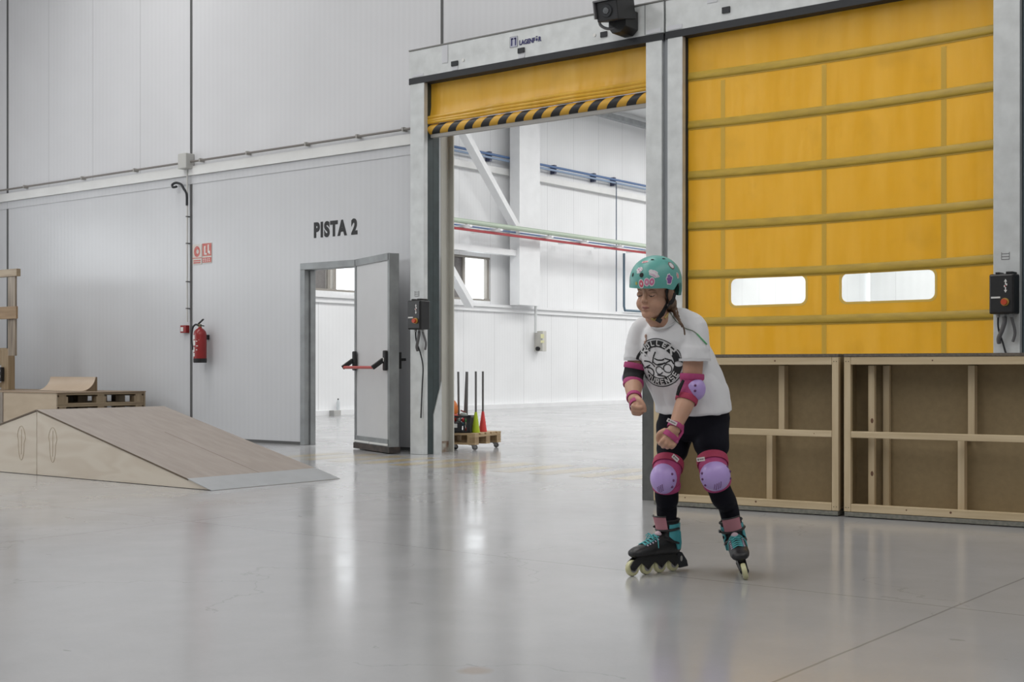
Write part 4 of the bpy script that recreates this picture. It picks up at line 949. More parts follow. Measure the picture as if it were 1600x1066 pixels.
o = MB().tube([(x1c-.15, y0c+.20, zc0+.25), (x1c-.07, y0c+.20, zc0+.215)], .008, 8).build('red_stick', red_paint); tag(o, 'short dark red stick lying over the crate rim', 'stick')

bpy.context.view_layer.update()
piv = Vector((x1c, y0c, 0)); RZ = Matrix.Rotation(YAW*.8, 4, 'Z'); Tp = Matrix.Translation(piv) @ RZ @ Matrix.Translation(-piv)
for ob_ in [x for x in COL.objects if x.parent is None and x.name.split('.')[0] in ('plastic_crate', 'toy_disc', 'ball', 'red_stick') or x.get('category') == 'helmet']:
    ob_.location = Tp @ ob_.location; ob_.rotation_euler = (0, 0, YAW*.8)
# --- floor hatch marking (worn yellow paint) ---
ochre = mat('worn_ochre_floor_paint', (.50,.395,.20), .17, color2=(.42,.37,.28), vscale=1.3, detail=8, spec=.62)
b = MB(); zf = .0005
def quad(pts): b.add([Vector((p.x, p.y, zf)) for p in (G(*q) for q in pts)], [(0,1,2,3)])
x = -10.35
while x < -4.9:
    b.add([Vector((x, -1.76, zf)), Vector((x+.225, -1.76, zf)), Vector((x+.225, -.74, zf)), Vector((x, -.74, zf))], [(0,1,2,3)]); x += .425
fm = b.build('floor_marking', ochre); tag(fm, 'worn yellow hatched marking painted on the floor in front of the open shutter', 'floor marking')
# ================= SKATER =================
D0 = 5.9; X0c = (1090-800)/F*D0
def P(px, py, dd=0.0):
    d = D0+dd; return Vector(((px-800)/F*d-X0c, dd, H-(py-HY)/F*d))
PL = cam2w(X0c, D0, 0)
def cr(pts, rs, n=6):
    pts = [Vector(p) for p in pts]; out = []; ro = []
    for i in range(len(pts)-1):
        p0, p1, p2, p3 = pts[max(i-1,0)], pts[i], pts[i+1], pts[min(i+2, len(pts)-1)]
        for k in range(n):
            t = k/n; out.append(.5*((2*p1)+(p2-p0)*t+(2*p0-5*p1+4*p2-p3)*t*t+(3*p1-p0-3*p2+p3)*t**3)); u = t*t*(3-2*t); ro.append(rs[i]*(1-u)+rs[i+1]*u)
    out.append(pts[-1]); ro.append(rs[-1]); return out, ro
def limb(b, pts, rs, n=6, seg=20, ends=True):
    p, r = cr(pts, rs, n); b.tube(p, r, seg)
    if ends: b.ell(p[0], (r[0],)*3, nu=16, nv=10); b.ell(p[-1], (r[-1],)*3, nu=16, nv=10)
    return b
def remesh(b, vox, smooth=4, fac=.5):
    me = bpy.data.meshes.new('t'); me.from_pydata([tuple(p) for p in b.v], [], b.f)
    bm = bmesh.new(); bm.from_mesh(me); bmesh.ops.recalc_face_normals(bm, faces=bm.faces); bm.to_mesh(me); bm.free()
    o = bpy.data.objects.new('t', me); COL.objects.link(o)
    m = o.modifiers.new('r', 'REMESH'); m.mode = 'VOXEL'; m.voxel_size = vox
    if smooth: s = o.modifiers.new('s', 'SMOOTH'); s.factor = fac; s.iterations = smooth
    dg = bpy.context.evaluated_depsgraph_get(); m2 = bpy.data.meshes.new_from_object(o.evaluated_get(dg)); bpy.data.objects.remove(o); bpy.data.meshes.remove(me)
    return m2
def mesh_obj(name, me, m, parent):
    me.name = name; me.materials.clear(); me.materials.append(m); me.polygons.foreach_set('use_smooth', [True]*len(me.polygons))
    o = bpy.data.objects.new(name, me); COL.objects.link(o)
    if parent is not None: o.parent = parent; WM[o.name] = WM[parent.name]
    return o
def displace(me, fn):
    n = len(me.vertices); co = np.empty(n*3); me.vertices.foreach_get('co', co); no = np.empty(n*3); me.vertex_normals.foreach_get('vector', no)
    co = co.reshape(-1, 3); no = no.reshape(-1, 3)
    for i in range(n):
        co[i] += no[i]*fn(co[i], no[i])
    me.vertices.foreach_set('co', co.ravel()); me.update()
def bvh(me): return BVHTree.FromPolygons([v.co for v in me.vertices], [tuple(p.vertices) for p in me.polygons])
def decal(tree, org, nrm, up, w, h, nx, ny, fn, off=.0012, reach=.25):
    nrm = Vector(nrm).normalized(); U = Vector(up).cross(nrm).normalized(); V = nrm.cross(U)
    b = MB(); pts = {}
    for j in range(ny+1):
        for i in range(nx+1):
            u = 2*i/nx-1; v = 2*j/ny-1; o = Vector(org)+U*(u*w/2)+V*(v*h/2)+nrm*reach/2
            hit = tree.ray_cast(o, -nrm, reach)
            pts[i, j] = hit[0]+hit[1]*off if hit[0] is not None and hit[1].dot(nrm) > .12 else (hit[0]-hit[1]*off if False else None)
    ids = {}
    for j in range(ny):
        for i in range(nx):
            k = fn((2*(i+.5)/nx-1), (2*(j+.5)/ny-1))
            if k < 0: continue
            q = [(i, j), (i+1, j), (i+1, j+1), (i, j+1)]
            if any(pts[c] is None for c in q): continue
            for c in q:
                if c not in ids: ids[c] = len(b.v); b.v.append(pts[c])
            b.f.append(tuple(ids[c] for c in q)); b.m.append(k)
    return b

skin = mat('child_skin', (.52,.30,.205), .48, var=.06, vscale=14, sss=.12, spec=.4)
FW = Vector((-.62, -.785, 0)); RT = Vector((-.785, .62, 0))   # torso forward, her right
# ---- head frame ----
hf = Vector((-.58, -.815, -.10)).normalized(); hl = Vector((0,0,1)).cross(hf).normalized(); hu = hf.cross(hl).normalized()
roll = radians(-3); hl, hu = hl*cos(roll)+hu*sin(roll), hu*cos(roll)-hl*sin(roll)
HC = P(1022.5, 458, -.11)
HM = Matrix((hf, hl, hu)).transposed().to_4x4(); HM.translation = HC
def h3(x, y, z): return HM @ Vector((x, y, z))
HR = HM.to_3x3()
head = MB()
head.ell(h3(-.012, 0, .03), (.094, .074, .088), HR, 28, 18)
head.ell(h3(.045, 0, .028), (.043, .058, .046), HR)
head.ell(h3(.022, 0, -.035), (.064, .062, .075), HR, 24, 16)
head.ell(h3(.054, 0, -.089), (.027, .031, .023), HR)
head.ell(h3(.028, 0, -.078), (.045, .046, .032), HR)
for s in (-1, 1):
    head.ell(h3(.047, s*.031, -.044), (.0325, .029, .034), HR)
    head.ell(h3(.0905, s*.0095, -.031), (.0095, .0075, .0068), HR)
    head.ell(h3(-.012, s*.073, -.008), (.018, .008, .028), HR)
    head.ell(h3(-.020, s*.078, -.004), (.012, .007, .022), HR)
    head.ell(h3(.0665, s*.031, -.003), (.0165, .0185, .0165), HR)
p_, r_ = cr([h3(.080,0,.012), h3(.088,0,-.008), h3(.096,0,-.023)], [.010, .0085, .0095], 4); head.tube(p_, r_, 12); head.ell(h3(.0965, 0, -.0265), (.0105, .0115, .0095), HR)
head.ell(h3(.0765, 0, -.055), (.014, .020, .009), HR); head.ell(h3(.0755, 0, -.068), (.013, .017, .008), HR)
NB = P(1046, 512, -.045)
limb(head, [h3(-.02, 0, -.05), h3(-.012, 0, -.10), NB], [.052, .050, .056], 4)
body = head
# torso inside the shirt
limb(body, [P(1049, 524, -.02), P(1066, 560, .03), P(1080, 610, .07), P(1083, 655, .09)], [.062, .078, .09, .10], 4)
# ---- arms ----
SR = P(1003, 517, .05); ER = P(989, 590, .045); WR = P(991, 625, -.105)
SL = P(1085, 515, -.11); EL = P(1080, 607, -.115); WL_ = P(1053, 672, -.20)
def arm(b, S, E, W, ru, re, rf, rw):
    m = E.lerp(W, .35); mu = S.lerp(E, .5)
    limb(b, [S, mu, E], [ru, ru*.98, re], 5); limb(b, [E, m, W], [re, rf, rw], 5)
arm(body, SR+Vector((-.004,0,-.01)), ER, WR, .039, .039, .041, .028)
arm(body, SL+Vector((0,0,-.01)), EL, WL_, .048, .043, .042, .027)
# ---- hands ----
def hand(b, W, f, n, s, sc=1.0, th=None, curl=(75, 85, 60)):
    """wrist W, f fingers direction, n palm normal, s towards the thumb"""
    f = f.normalized(); n = (n-f*n.dot(f)).normalized(); s = (s-f*s.dot(f)-n*s.dot(n)).normalized()
    def Q(a, bb, c): return W+(f*a+s*bb+n*c)*sc
    R_ = Matrix((f, s, n)).transposed()
    b.ell(Q(.036, -.002, .002), (.040*sc, .032*sc, .015*sc), R_); b.ell(Q(.052, -.002, .000), (.022*sc, .034*sc, .014*sc), R_)
    limb(b, [Q(-.01, 0, 0), Q(.03, 0, .002)], [.024*sc, .020*sc], 3)
    b.ell(Q(.026, .022, .012), (.026*sc, .014*sc, .014*sc), R_); b.ell(Q(.058, .004, .020), (.020*sc, .030*sc, .018*sc), R_); b.ell(Q(.048, .020, .022), (.020*sc, .016*sc, .016*sc), R_)
    offs = [(.0255, .066, .034, .0095), (.0085, .070, .038, .0098), (-.0085, .067, .035, .0094), (-.0245, .061, .029, .0085)]
    for off, base, l1, r in offs:
        r *= .93; a = 0; p = Q(base-.012, off, -.002); pts = [p]; p = Q(base, off, -.003); pts.append(p); rs = [r, r*1.08]
        for (da, ln, q) in ((curl[0], l1, .98), (curl[1], l1*.66, .92), (curl[2], l1*.5, .82)):
            a += radians(da); p = p+(f*cos(a)+n*sin(a))*ln*sc; pts.append(p); rs.append(r*q)
        pp, rr = cr(pts, [x*sc for x in rs], 4); b.tube(pp, rr, 12); b.ell(pp[-1], (rr[-1],)*3, nu=12, nv=8)
    tb = th or [(.014, .026, .012), (.036, .044, .020), (.058, .038, .032), (.070, .022, .038)]
    pp, rr = cr([Q(*t) for t in tb], [.0135*sc, .0125*sc, .0105*sc, .009*sc], 4); b.tube(pp, rr, 12); b.ell(pp[-1], (rr[-1],)*3, nu=12, nv=8)
hand(body, WR, Vector((-.08, -.70, -.71)), Vector((1, -.12, 0)), Vector((0, -.7, .7)), .98, th=[(.012, .024, .012), (.036, .036, .026), (.060, .026, .043), (.072, .006, .048)], curl=(78, 88, 60))
hand(body, WL_, Vector((-.42, -.16, -.9)), Vector((-.1, 1, -.15)), Vector((-.9, -.1, .4)), 1.06, curl=(80, 85, 55))
me = remesh(body, .0031, 3, .45)
person = mesh_obj('person', me, skin, None); person.location = PL; person.rotation_euler = (0, 0, YAW); WM['person'] = Matrix.Translation(PL) @ Matrix.Rotation(YAW, 4, 'Z')
tag(person, 'child skater in white printed t-shirt, teal helmet and pink pads, crouching on inline skates', 'person')
def part(b, name, m, parent=None, **k): return b.build(name, m, parent or person, local=True, **k)
# eyes, brows, lips
lash = mat('dark_lash', (.03,.018,.014), .6); brow = mat('brown_brow', (.13,.07,.045), .7); lip = mat('lip_skin', (.40,.165,.13), .4); eyew = mat('eye_white', (.5,.47,.44), .2)
HT = bvh(me)
def on_face(y, z, off=.001):
    h = HT.ray_cast(h3(.16, y, z), -hf, .2); return h[0]+hf*off if h[0] is not None else h3(.09, y, z)
for s in (-1, 1):
    b = MB(); pts = [on_face(s*(.031+dx), z, .0003) for dx, z in ((-.0145,-.004), (-.008,-.0085), (0,-.0105), (.008,-.0085), (.015,-.003))]
    pp, rr = cr(pts, [.0006, .0017, .0021, .0018, .0006], 4); b.tube(pp, rr, 6); part(b, 'eyelash', lash, smooth=True)
    b = MB(); b.ell(on_face(s*.031, -.0085, -.0030), (.0042, .0090, .0026), HR, 14, 8); part(b, 'eye', eyew, smooth=True)
    b = MB(); b.ell(on_face(s*.030, -.0088, -.0018), (.0040, .0046, .0026), HR, 12, 8); part(b, 'iris', lash, smooth=True)
    b = MB(); pts = [on_face(s*y, z, .0002) for y, z in ((.017,.0150), (.026,.0180), (.036,.0180), (.045,.0145))]; pp, rr = cr(pts, [.0008, .0017, .0016, .0006], 4); b.tube(pp, rr, 6); part(b, 'eyebrow', brow, smooth=True)
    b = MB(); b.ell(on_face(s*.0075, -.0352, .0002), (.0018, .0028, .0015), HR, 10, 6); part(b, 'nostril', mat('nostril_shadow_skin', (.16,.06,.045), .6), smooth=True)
b = MB(); pts = [on_face(y, z, -.0004) for y, z in ((-.019,-.0600), (-.009,-.0562), (0,-.0572), (.009,-.0562), (.019,-.0600))]; pp, rr = cr(pts, [.0008, .0034, .0032, .0034, .0008], 4); b.tube(pp, rr, 8)
pts = [on_face(y, z, -.0006) for y, z in ((-.016,-.0612), (0,-.0655), (.016,-.0612))]; pp, rr = cr(pts, [.001, .0042, .001], 5); b.tube(pp, rr, 8); part(b, 'lips', lip, smooth=True)
b = MB(); pts = [on_face(y, z, .0016) for y, z in ((-.020,-.0608), (0,-.0604), (.020,-.0608))]; pp, rr = cr(pts, [.0004, .0009, .0004], 5); b.tube(pp, rr, 6); part(b, 'mouth_line', mat('mouth_line', (.15,.05,.04), .6))
# ---- hair ----
hairm = mat('brown_hair', (.085,.048,.028), .5, color2=(.16,.095,.055), vscale=60, vstretch=(1,1,.15), bump=.3, bscale=120, bstretch=(1,1,.1))
b = MB(); b.ell(h3(-.045, .0, -.005), (.062, .074, .060), HR); b.ell(h3(-.040, .052, -.035), (.026, .022, .040), HR); b.ell(h3(-.075, .02, -.05), (.03, .05, .045), HR)
limb(b, [h3(-.055, .055, -.045), h3(-.06, .066, -.085), P(1060, 500, -.19), P(1066, 512, -.20)], [.018, .011, .006, .003], 5)
ho = mesh_obj('hair', remesh(b, .004, 2), hairm, person)
b = MB(); 
def braid(pts, r, n=46, name='braid', m=hairm):
    pp, _ = cr([Vector(p) for p in pts], [1]*len(pts), 12); N = len(pp)
    for st in range(2):
        q = [p+Vector((cos(i*1.1+st*pi), 0, sin(i*1.1+st*pi)*.5))*r*.7 for i, p in enumerate(pp)]; b.tube(q, r*.7, 6)
braid([P(1056, 478, -.165), P(1062, 500, -.20), P(1066, 507, -.205), P(1069, 515, -.20), P(1070, 523, -.195)], .0032); part(b, 'braid', hairm, ho, smooth=True)

# ---- t-shirt ----
def ering(c, a, bb, tilt=0.0, n=36, ex=2.3):
    out = []
    ax = RT; fw = (FW*cos(tilt)+Vector((0,0,-1))*sin(tilt))
    for k in range(n):
        t = 2*pi*k/n; ct, st_ = cos(t), sin(t); q = (abs(ct)**ex+abs(st_)**ex)**(-1/ex); out.append(Vector(c)+ax*(a*ct*q)+fw*(bb*st_*q))
    return out
b = MB()
spec = [(1084, 644, .085, .178, .150, .06), (1083, 628, .080, .176, .150, .12), (1077, 608, .070, .174, .155, .2), (1066, 584, .05, .172, .155, .3), (1058, 560, .025, .163, .142, .4),
        (1052, 538, -.005, .152, .125, .45), (1048, 520, -.035, .140, .108, .45), (1046, 506, -.05, .118, .090, .45), (1046, 494, -.052, .088, .068, .4), (1045, 486, -.055, .062, .056, .35)]
b.loft([ering(P(x, y, dd), a, c, t) for x, y, dd, a, c, t in spec])
# rounded upper back
b.ell(P(1068, 509, .00), (.080, .085, .072)); b.ell(P(1074, 522, .01), (.088, .095, .085)); b.ell(P(1078, 537, .02), (.090, .10, .10))
def sleeve(S, E, r0, r1, f0, f1, n=8):
    d = (E-S); rings = []
    return S+d*f0, S+d*f1
limb(b, [P(1024, 506, .0), SR+Vector((.0, 0, .004)), P(993, 545, .05)], [.048, .053, .049], 5, ends=False); b.ell(SR, (.053, .053, .052)); b.ell(P(1024, 506, .0), (.048,)*3)
b.tube([P(993, 543, .05), P(991.5, 562, .048)], [.0485, .050], 24)
limb(b, [P(1066, 502, -.08), SL+Vector((0, 0, .004)), P(1086, 545, -.115)], [.056, .059, .068], 5, ends=False); b.ell(SL, (.058, .058, .048)); b.ell(P(1066, 502, -.08), (.058,)*3)
b.tube([P(1086, 543, -.115), P(1085, 563, -.115)], [.071, .074], 24)
me = remesh(b, .005, 11, .5)
def folds(c, n):
    wz = max(.15, min(1, (1.10-c[2])/.10)); q = Vector((c[0]*5, c[1]*5, c[2]*7)); v = noise.noise(q)*.008
    q2 = Vector((c[0]*9+c[2]*8, c[1]*9, c[2]*4-c[0]*7+3)); v += (abs(noise.noise(q2))-.2)*.017
    q3 = Vector((c[0]*22-c[2]*12, c[1]*20, c[2]*10)); v += noise.noise(q3)*.0022
    return v*wz
displace(me, folds)
shirtm = mat('white_cotton', (.77,.77,.785), .85, sheen=.15, bump=.12, bscale=350)
shirt = mesh_obj('t_shirt', me, shirtm, person); ST = bvh(me)
# rib collar
b = MB(); cc = P(1040, 500, -.078); 
pts = []
for k in range(25):
    t = 2*pi*k/24; v = RT*(.064*cos(t))+ (FW*.9+Vector((0,0,-.62)))*(.066*sin(t)); pts.append(cc+v)
pts2 = []
for p in pts:
    d = (p-P(1046, 515, -.03)).normalized(); h = ST.ray_cast(p+d*.08, -d, .2); pts2.append(h[0]+h[1]*.001 if h[0] is not None and (h[0]-p).length < .05 else p)
b.tube(pts, .0055, 8); part(b, 'collar', mat('white_rib_collar', (.60,.60,.61), .85), shirt, smooth=True)
for (S, c0, c1, r) in ((0, P(991.5, 559, .048), P(991.5, 563.5, .048), .0490), (1, P(1085, 560.5, -.115), P(1085, 564.5, -.115), .0722)):
    b = MB(); b.tube([c0, c1], [r, r+.0005], 28); part(b, 'sleeve_hem', mat('white_hem', (.63,.63,.645), .85), shirt, smooth=True)
# chest print
LET = {'R': [((0,0),(0,1)), ((0,1),(.7,1)), ((.7,1),(.7,.55)), ((.7,.55),(0,.5)), ((.3,.5),(.8,0))], 'O': [((0,0),(0,1)), ((0,1),(.75,1)), ((.75,1),(.75,0)), ((.75,0),(0,0))],
       'L': [((0,1),(0,0)), ((0,0),(.7,0))], 'E': [((0,0),(0,1)), ((0,1),(.7,1)), ((0,.5),(.6,.5)), ((0,0),(.7,0))], 'U': [((0,1),(0,0)), ((0,0),(.75,0)), ((.75,0),(.75,1))],
       'N': [((0,0),(0,1)), ((0,1),(.75,0)), ((.75,0),(.75,1))], 'S': [((.7,1),(0,1)), ((0,1),(0,.5)), ((0,.5),(.7,.5)), ((.7,.5),(.7,0)), ((.7,0),(0,0))]}
def dseg(p, a, c):
    ax, ay = a; bx, by = c; dx, dy = bx-ax, by-ay; t = max(0, min(1, ((p[0]-ax)*dx+(p[1]-ay)*dy)/(dx*dx+dy*dy))); return sqrt((p[0]-ax-t*dx)**2+(p[1]-ay-t*dy)**2)
def arc_text(txt, a0, a1, r, sizes, inward=False):
    out = []
    for i, ch in enumerate(txt):
        a = radians(a0+(a1-a0)*i/(len(txt)-1)); sz = sizes[i]
        c = (r*cos(a), r*sin(a)); up = (cos(a), sin(a)) if not inward else (-cos(a), -sin(a)); ri = (up[1], -up[0])
        for s0, s1 in LET[ch]:
            g = []
            for (x, y) in (s0, s1): g.append((c[0]+ri[0]*(x-.37)*sz*.95+up[0]*(y-.5)*sz, c[1]+ri[1]*(x-.37)*sz*.95+up[1]*(y-.5)*sz))
            out.append((g[0], g[1], .021 if sz < .25 else .034))
    return out
TXT = arc_text('ROLLER', 142, 44, .80, [.34, .17, .17, .17, .17, .34])+arc_text('OURENSE', 226, 326, .79, [.19]*7, True)
def arcpts(cx, cy, r, a0, a1, n=8): return [(cx+r*cos(radians(a0+(a1-a0)*i/n)), cy+r*sin(radians(a0+(a1-a0)*i/n))) for i in range(n+1)]
LIN = []
def pl_(pts, w=.026): LIN.extend([(pts[i], pts[i+1], w) for i in range(len(pts)-1)])
pl_(arcpts(.36, -.22, .175, 0, 360, 18), .02); pl_(arcpts(.0, -.32, .16, 20, 330, 16), .02)
pl_(arcpts(.0, .20, .30, 215, 320)); pl_(arcpts(.05, .42, .32, 235, 305)); pl_([(-.02, -.07), (.25, -.02), (.5, .1)]); pl_([(-.1, .42), (-.2, .2), (-.28, .0)])
pl_(arcpts(-.42, .3, .2, 60, 190)); pl_(arcpts(-.62, -.45, .5, 95, 35)); pl_([(-.72, .42), (-.55, .5), (-.3, .55)]); pl_([(-.7, -.25), (-.45, -.12)]); pl_(arcpts(-.5, -.42, .2, 110, -30)); pl_([(-.1, -.52), (.2, -.55), (.35, -.62)]); pl_([(.5, -.6), (.62, -.4)])
pl_([(.3, .18), (.55, .12), (.62, -.02)]); pl_([(-.95, .15), (-.8, -.05), (-.7, -.25)], .02)
def logo(u, v):
    r = sqrt(u*u+v*v)
    if r > 1: return -1
    for a, c, w in TXT:
        if dseg((u, v), a, c) < w: return 0
    if r > .962: return 1
    left = u < -.56 and -.66 < v < .36
    if r > .915: return -1 if not left else 1
    if r > .66 and not left:
        if (u-.78)**2/.02+(v+.02)**2/.012 < 1: return -1
        return 1
    if .635 < r <= .66 and not left: return 1
    for a, c, w in LIN:
        if dseg((u, v), a, c) < w: return 1
    return -1
po = P(1023.5, 566, -.10)
prn = Vector((-.60, -.80, .06))
bp = decal(ST, po, prn, (.05, 0, 1), .242, .212, 300, 264, logo, .0016, .5)
pm = [mat('print_white', (.66,.66,.66), .7), mat('print_black', (.016,.016,.018), .7)]
part(bp, 'chest_print', pm, shirt)
# little necklace pendant
b = MB(); hit = ST.ray_cast(P(1022, 526, -.4), Vector((0, 1, 0)), 1)[0] or P(1022, 526, -.12)
b.ell(hit+Vector((0,-.006,.010)), (.0055, .005, .009)); b.ell(hit+Vector((.002,-.006,-.006)), (.004, .004, .010)); b.ell(hit+Vector((-.004,-.006,-.018)), (.0035, .0035, .008)); part(b, 'pendant', mat('peach_pendant', (.50,.33,.25), .5), smooth=True)
b = MB(); pts = [P(1052, 487, -.20), P(1058, 498, -.215), P(1072, 512, -.20), P(1085, 518, -.185), P(1097, 530, -.18), P(1104, 538, -.16)]
pp, _ = cr(pts, [1]*6, 6); q = []
for p in pp:
    h = ST.ray_cast(p+Vector((0, -.3, .0)), Vector((0, 1, 0)), .6); q.append(h[0]+Vector((0, -.003, 0)) if h[0] is not None else p)
cut = len(q)*2//3
b.tube(q[:cut+1], .0018, 6); part(b, 'helmet_cord', mat('olive_green_cord', (.12,.15,.09), .6)); b = MB(); b.tube(q[cut:], .0032, 6); part(b, 'green_ribbon', mat('green_ribbon', (.10,.42,.16), .5))

# ---- leggings ----
HRp = P(1056, 668, .14); HLp = P(1107, 664, .06)
KR = P(1041, 742, -.035); AR = Vector((.708-X0c, .074, .205)); KL = P(1115, 738, -.10); AL = Vector((1.003-X0c, .063, .205))
b = MB(); b.loft([ering(P(x, y, dd), a, c, .1) for x, y, dd, a, c in ((1084, 640, .085, .158, .13), (1084, 655, .09, .166, .138), (1083, 672, .10, .165, .138), (1083, 684, .105, .14, .12))])
b.ell(HRp+Vector((.0, 0, .0)), (.088, .095, .09)); b.ell(HLp, (.09, .095, .09))
limb(b, [HRp, HRp.lerp(KR, .45)+Vector((.004, 0, 0)), KR.lerp(HRp, .33), KR+Vector((0, .008, .02)), KR, KR.lerp(AR, .22)+Vector((0, .01, 0)), KR.lerp(AR, .45)+Vector((.003, .022, 0)), Vector((.706-X0c, .078, .30)), AR], [.092, .074, .059, .054, .052, .052, .054, .047, .043], 6)
limb(b, [HLp, HLp.lerp(KL, .45)+Vector((.002, -.01, 0)), KL.lerp(HLp, .33), KL+Vector((0, .008, .02)), KL, KL.lerp(AL, .22)+Vector((0, .01, 0)), KL.lerp(AL, .45)+Vector((.004, .018, 0)), Vector((.984-X0c, .066, .30)), AL], [.094, .080, .062, .056, .052, .052, .054, .046, .042], 6)
me = remesh(b, .006, 4)
displace(me, lambda c, n: noise.noise(Vector((c[0]*8, c[1]*8, c[2]*26)))*.0018)
leg = mesh_obj('leggings', me, mat('navy_black_leggings', (.006,.006,.011), .85, spec=.2, bump=.08, bscale=200), person)
LT = bvh(me)

# ---- pads ----
magenta = mat('magenta_pad_fabric', (.40,.05,.17), .7, var=.10, vscale=18, bump=.15, bscale=180); crimson = mat('crimson_strap', (.38,.035,.09), .7, var=.12, vscale=16, bump=.15, bscale=160)
lilac = mat('lilac_plastic_cap', (.46,.33,.68), .32, var=.05, vscale=6); rivet = mat('purple_rivet', (.13,.035,.13), .5); wlab = mat('white_woven_label', (.66,.60,.59), .6); blackf = mat('black_neoprene', (.015,.014,.016), .85)
def band(c, axis, r, w, m, name, parent, flat=1.0, fdir=None, thick=.004):
    """ring of fabric around a limb"""
    axis = axis.normalized(); a = (fdir-axis*fdir.dot(axis)).normalized() if fdir else axis.orthogonal().normalized(); bb = axis.cross(a)
    bld = MB(); rings = []
    for (z, rr) in ((-w/2, r), (-w/2, r+thick*.7), (-w*.3, r+thick), (w*.3, r+thick), (w/2, r+thick*.7), (w/2, r)):
        rings.append([c+axis*z+a*(rr*cos(2*pi*k/28)*flat)+bb*(rr*sin(2*pi*k/28)) for k in range(28)])
    bld.loft(rings, cap=False); n = 28; k0 = len(bld.v)-6*n
    for j in range(n): bld.f.append((k0+j, k0+(j+1) % n, k0+5*n+(j+1) % n, k0+5*n+j)); bld.m.append(0)
    return part(bld, name, m, parent, smooth=True)
def cap(c, fwd, up, ra, rb, rd, parent, rivets, holes=True, name='cap'):
    fwd = fwd.normalized(); up = (up-fwd*up.dot(fwd)).normalized(); sd = up.cross(fwd)
    b = MB(); rings = []
    for i in range(9):
        t = pi/2*i/8*.985; rings.append([c+fwd*(rd*sin(t))+sd*(ra*cos(t)**.8*cos(2*pi*k/32))+up*(rb*cos(t)**.8*sin(2*pi*k/32)*(1 if sin(2*pi*k/32) < 0 else .92)) for k in range(32)])
    rings = [[p-fwd*.006+ (p-c).normalized()*-.004 for p in rings[0]]]+rings
    b.loft(rings); o = part(b, name, lilac, parent, smooth=60)
    def on(u, v, off=.0008):
        rr = min(.98, sqrt(u*u+v*v)); t = math.acos(min(1, rr**(1/.8))) ; return c+fwd*(rd*sin(t)+off)+sd*(ra*u)+up*(rb*v*(1 if v < 0 else .92))
    for u, v in rivets:
        b = MB(); b.ell(on(u, v), (.0055, .0055, .0055), nu=12, nv=8); part(b, 'rivet', rivet, o, smooth=True)
    if holes:
        b = MB()
        for i in range(4):
            for j in range(5-i if False else 5):
                u = -.18+i*.13; v = -.40-j*.085-(.12*(3-i)*.5)
                if u*u+v*v < .85: b.ell(on(u, v), (.0022, .0022, .0022), nu=8, nv=6)
        q = part(b, 'grip_holes', rivet, o); q['kind'] = 'stuff'
    return o
def label_patch(c, n, xdir, w, h, parent, name='label_patch'):
    n = n.normalized(); x = (xdir-n*xdir.dot(n)).normalized(); y = n.cross(x)
    b = MB(); b.loft([[c+x*sx*w/2+y*sy*h/2+n*z for sx, sy in ((-1,-1),(1,-1),(1,1),(-1,1))] for z in (0, .003)]); o = part(b, name, wlab, parent)
    b = MB()
    def d(u0, u1, v0, v1): b.loft([[c+x*uu*w+y*vv*h+n*z for uu, vv in ((u0,v0),(u1,v0),(u1,v1),(u0,v1))] for z in (.0031, .0036)])
    d(-.36, -.24, -.22, .22)
    for k in range(5): d(-.14+k*.105, -.14+k*.105+.07, -.12, .12)
    q = part(b, 'label_print', mat('dark_print', (.05,.035,.05), .6), o); return o
def knee_pad(K, A_, Hp, fwd, name_, rx, ry, riv, lab):
    ax_u = (Hp-K).normalized(); ax_l = (K-A_).normalized(); fwd = (fwd-Vector((0,0,1))*fwd.z).normalized()
    b = MB(); limb(b, [K+ax_u*.062, K+ax_u*.03, K, K-ax_l*.035, K-ax_l*.062], [.066, .064, .063, .061, .058], 5, ends=False)
    p = mesh_obj('knee_pad', remesh(b, .006, 2), magenta, person)
    cap(K+fwd*.030+Vector((0,0,-.012)), fwd+Vector((0,0,.05)), Vector((0,0,1)), rx, ry, .060, p, riv)
    band(K+ax_u*.056, ax_u, .0665, .036, crimson, 'strap', p, fdir=fwd, thick=.004)
    band(K-ax_l*.055, ax_l, .0580, .026, magenta, 'strap', p, fdir=fwd, thick=.006)
    lc, ln = lab; label_patch(lc, ln, Vector((1, 0, lab_t)), .036, .018, p)
    return p
lab_t = -.75
kr = knee_pad(KR, AR, HRp, Vector((-.45, -.9, 0)), 'r', .061, .072, [(.82,.30), (.90,-.12), (.78,-.52)], (P(1055, 716, -.12), Vector((.45, -.9, .1))))
lab_t = .12
kl = knee_pad(KL, AL, HLp, Vector((.06, -1, 0)), 'l', .068, .070, [(.74,.60), (.90,.28), (.92,-.18), (-.92,.16), (-.90,-.22), (-.72,-.60)], (P(1095, 718, -.178), Vector((-.35, -.95, .1))))
# elbow pads
def elbow_pad(S, E, W, out, rr, capsz, near):
    au = (S-E).normalized(); af = (W-E).normalized()
    b = MB(); limb(b, [E+au*.050, E+au*.02, E, E+af*.03, E+af*.055], [rr+.004, rr+.004, rr+.004, rr+.003, rr], 5, ends=False)
    p = mesh_obj('elbow_pad', remesh(b, .0055, 2), magenta if near else blackf, person)
    cap(E+out.normalized()*(.026 if near else .020), out, Vector((0,0,1)), capsz[0], capsz[1], .045, p, [(-.68,.35), (-.72,-.12)] if near else [], holes=False)
    band(E+au*.052, au, rr+.003, .026, magenta, 'strap', p, thick=.006)
    band(E+af*(.058 if near else .050), (af*.8-au*.2) if near else (af*.5-au*.6), rr-.002, .026, crimson if near else magenta, 'strap', p, thick=.006)
    return p
epR = elbow_pad(SR, ER, WR, Vector((-.55, .85, -.1)), .043, (.030, .038), False)
epL = elbow_pad(SL, EL, WL_, Vector((.55, -.80, -.05)), .046, (.044, .053), True)
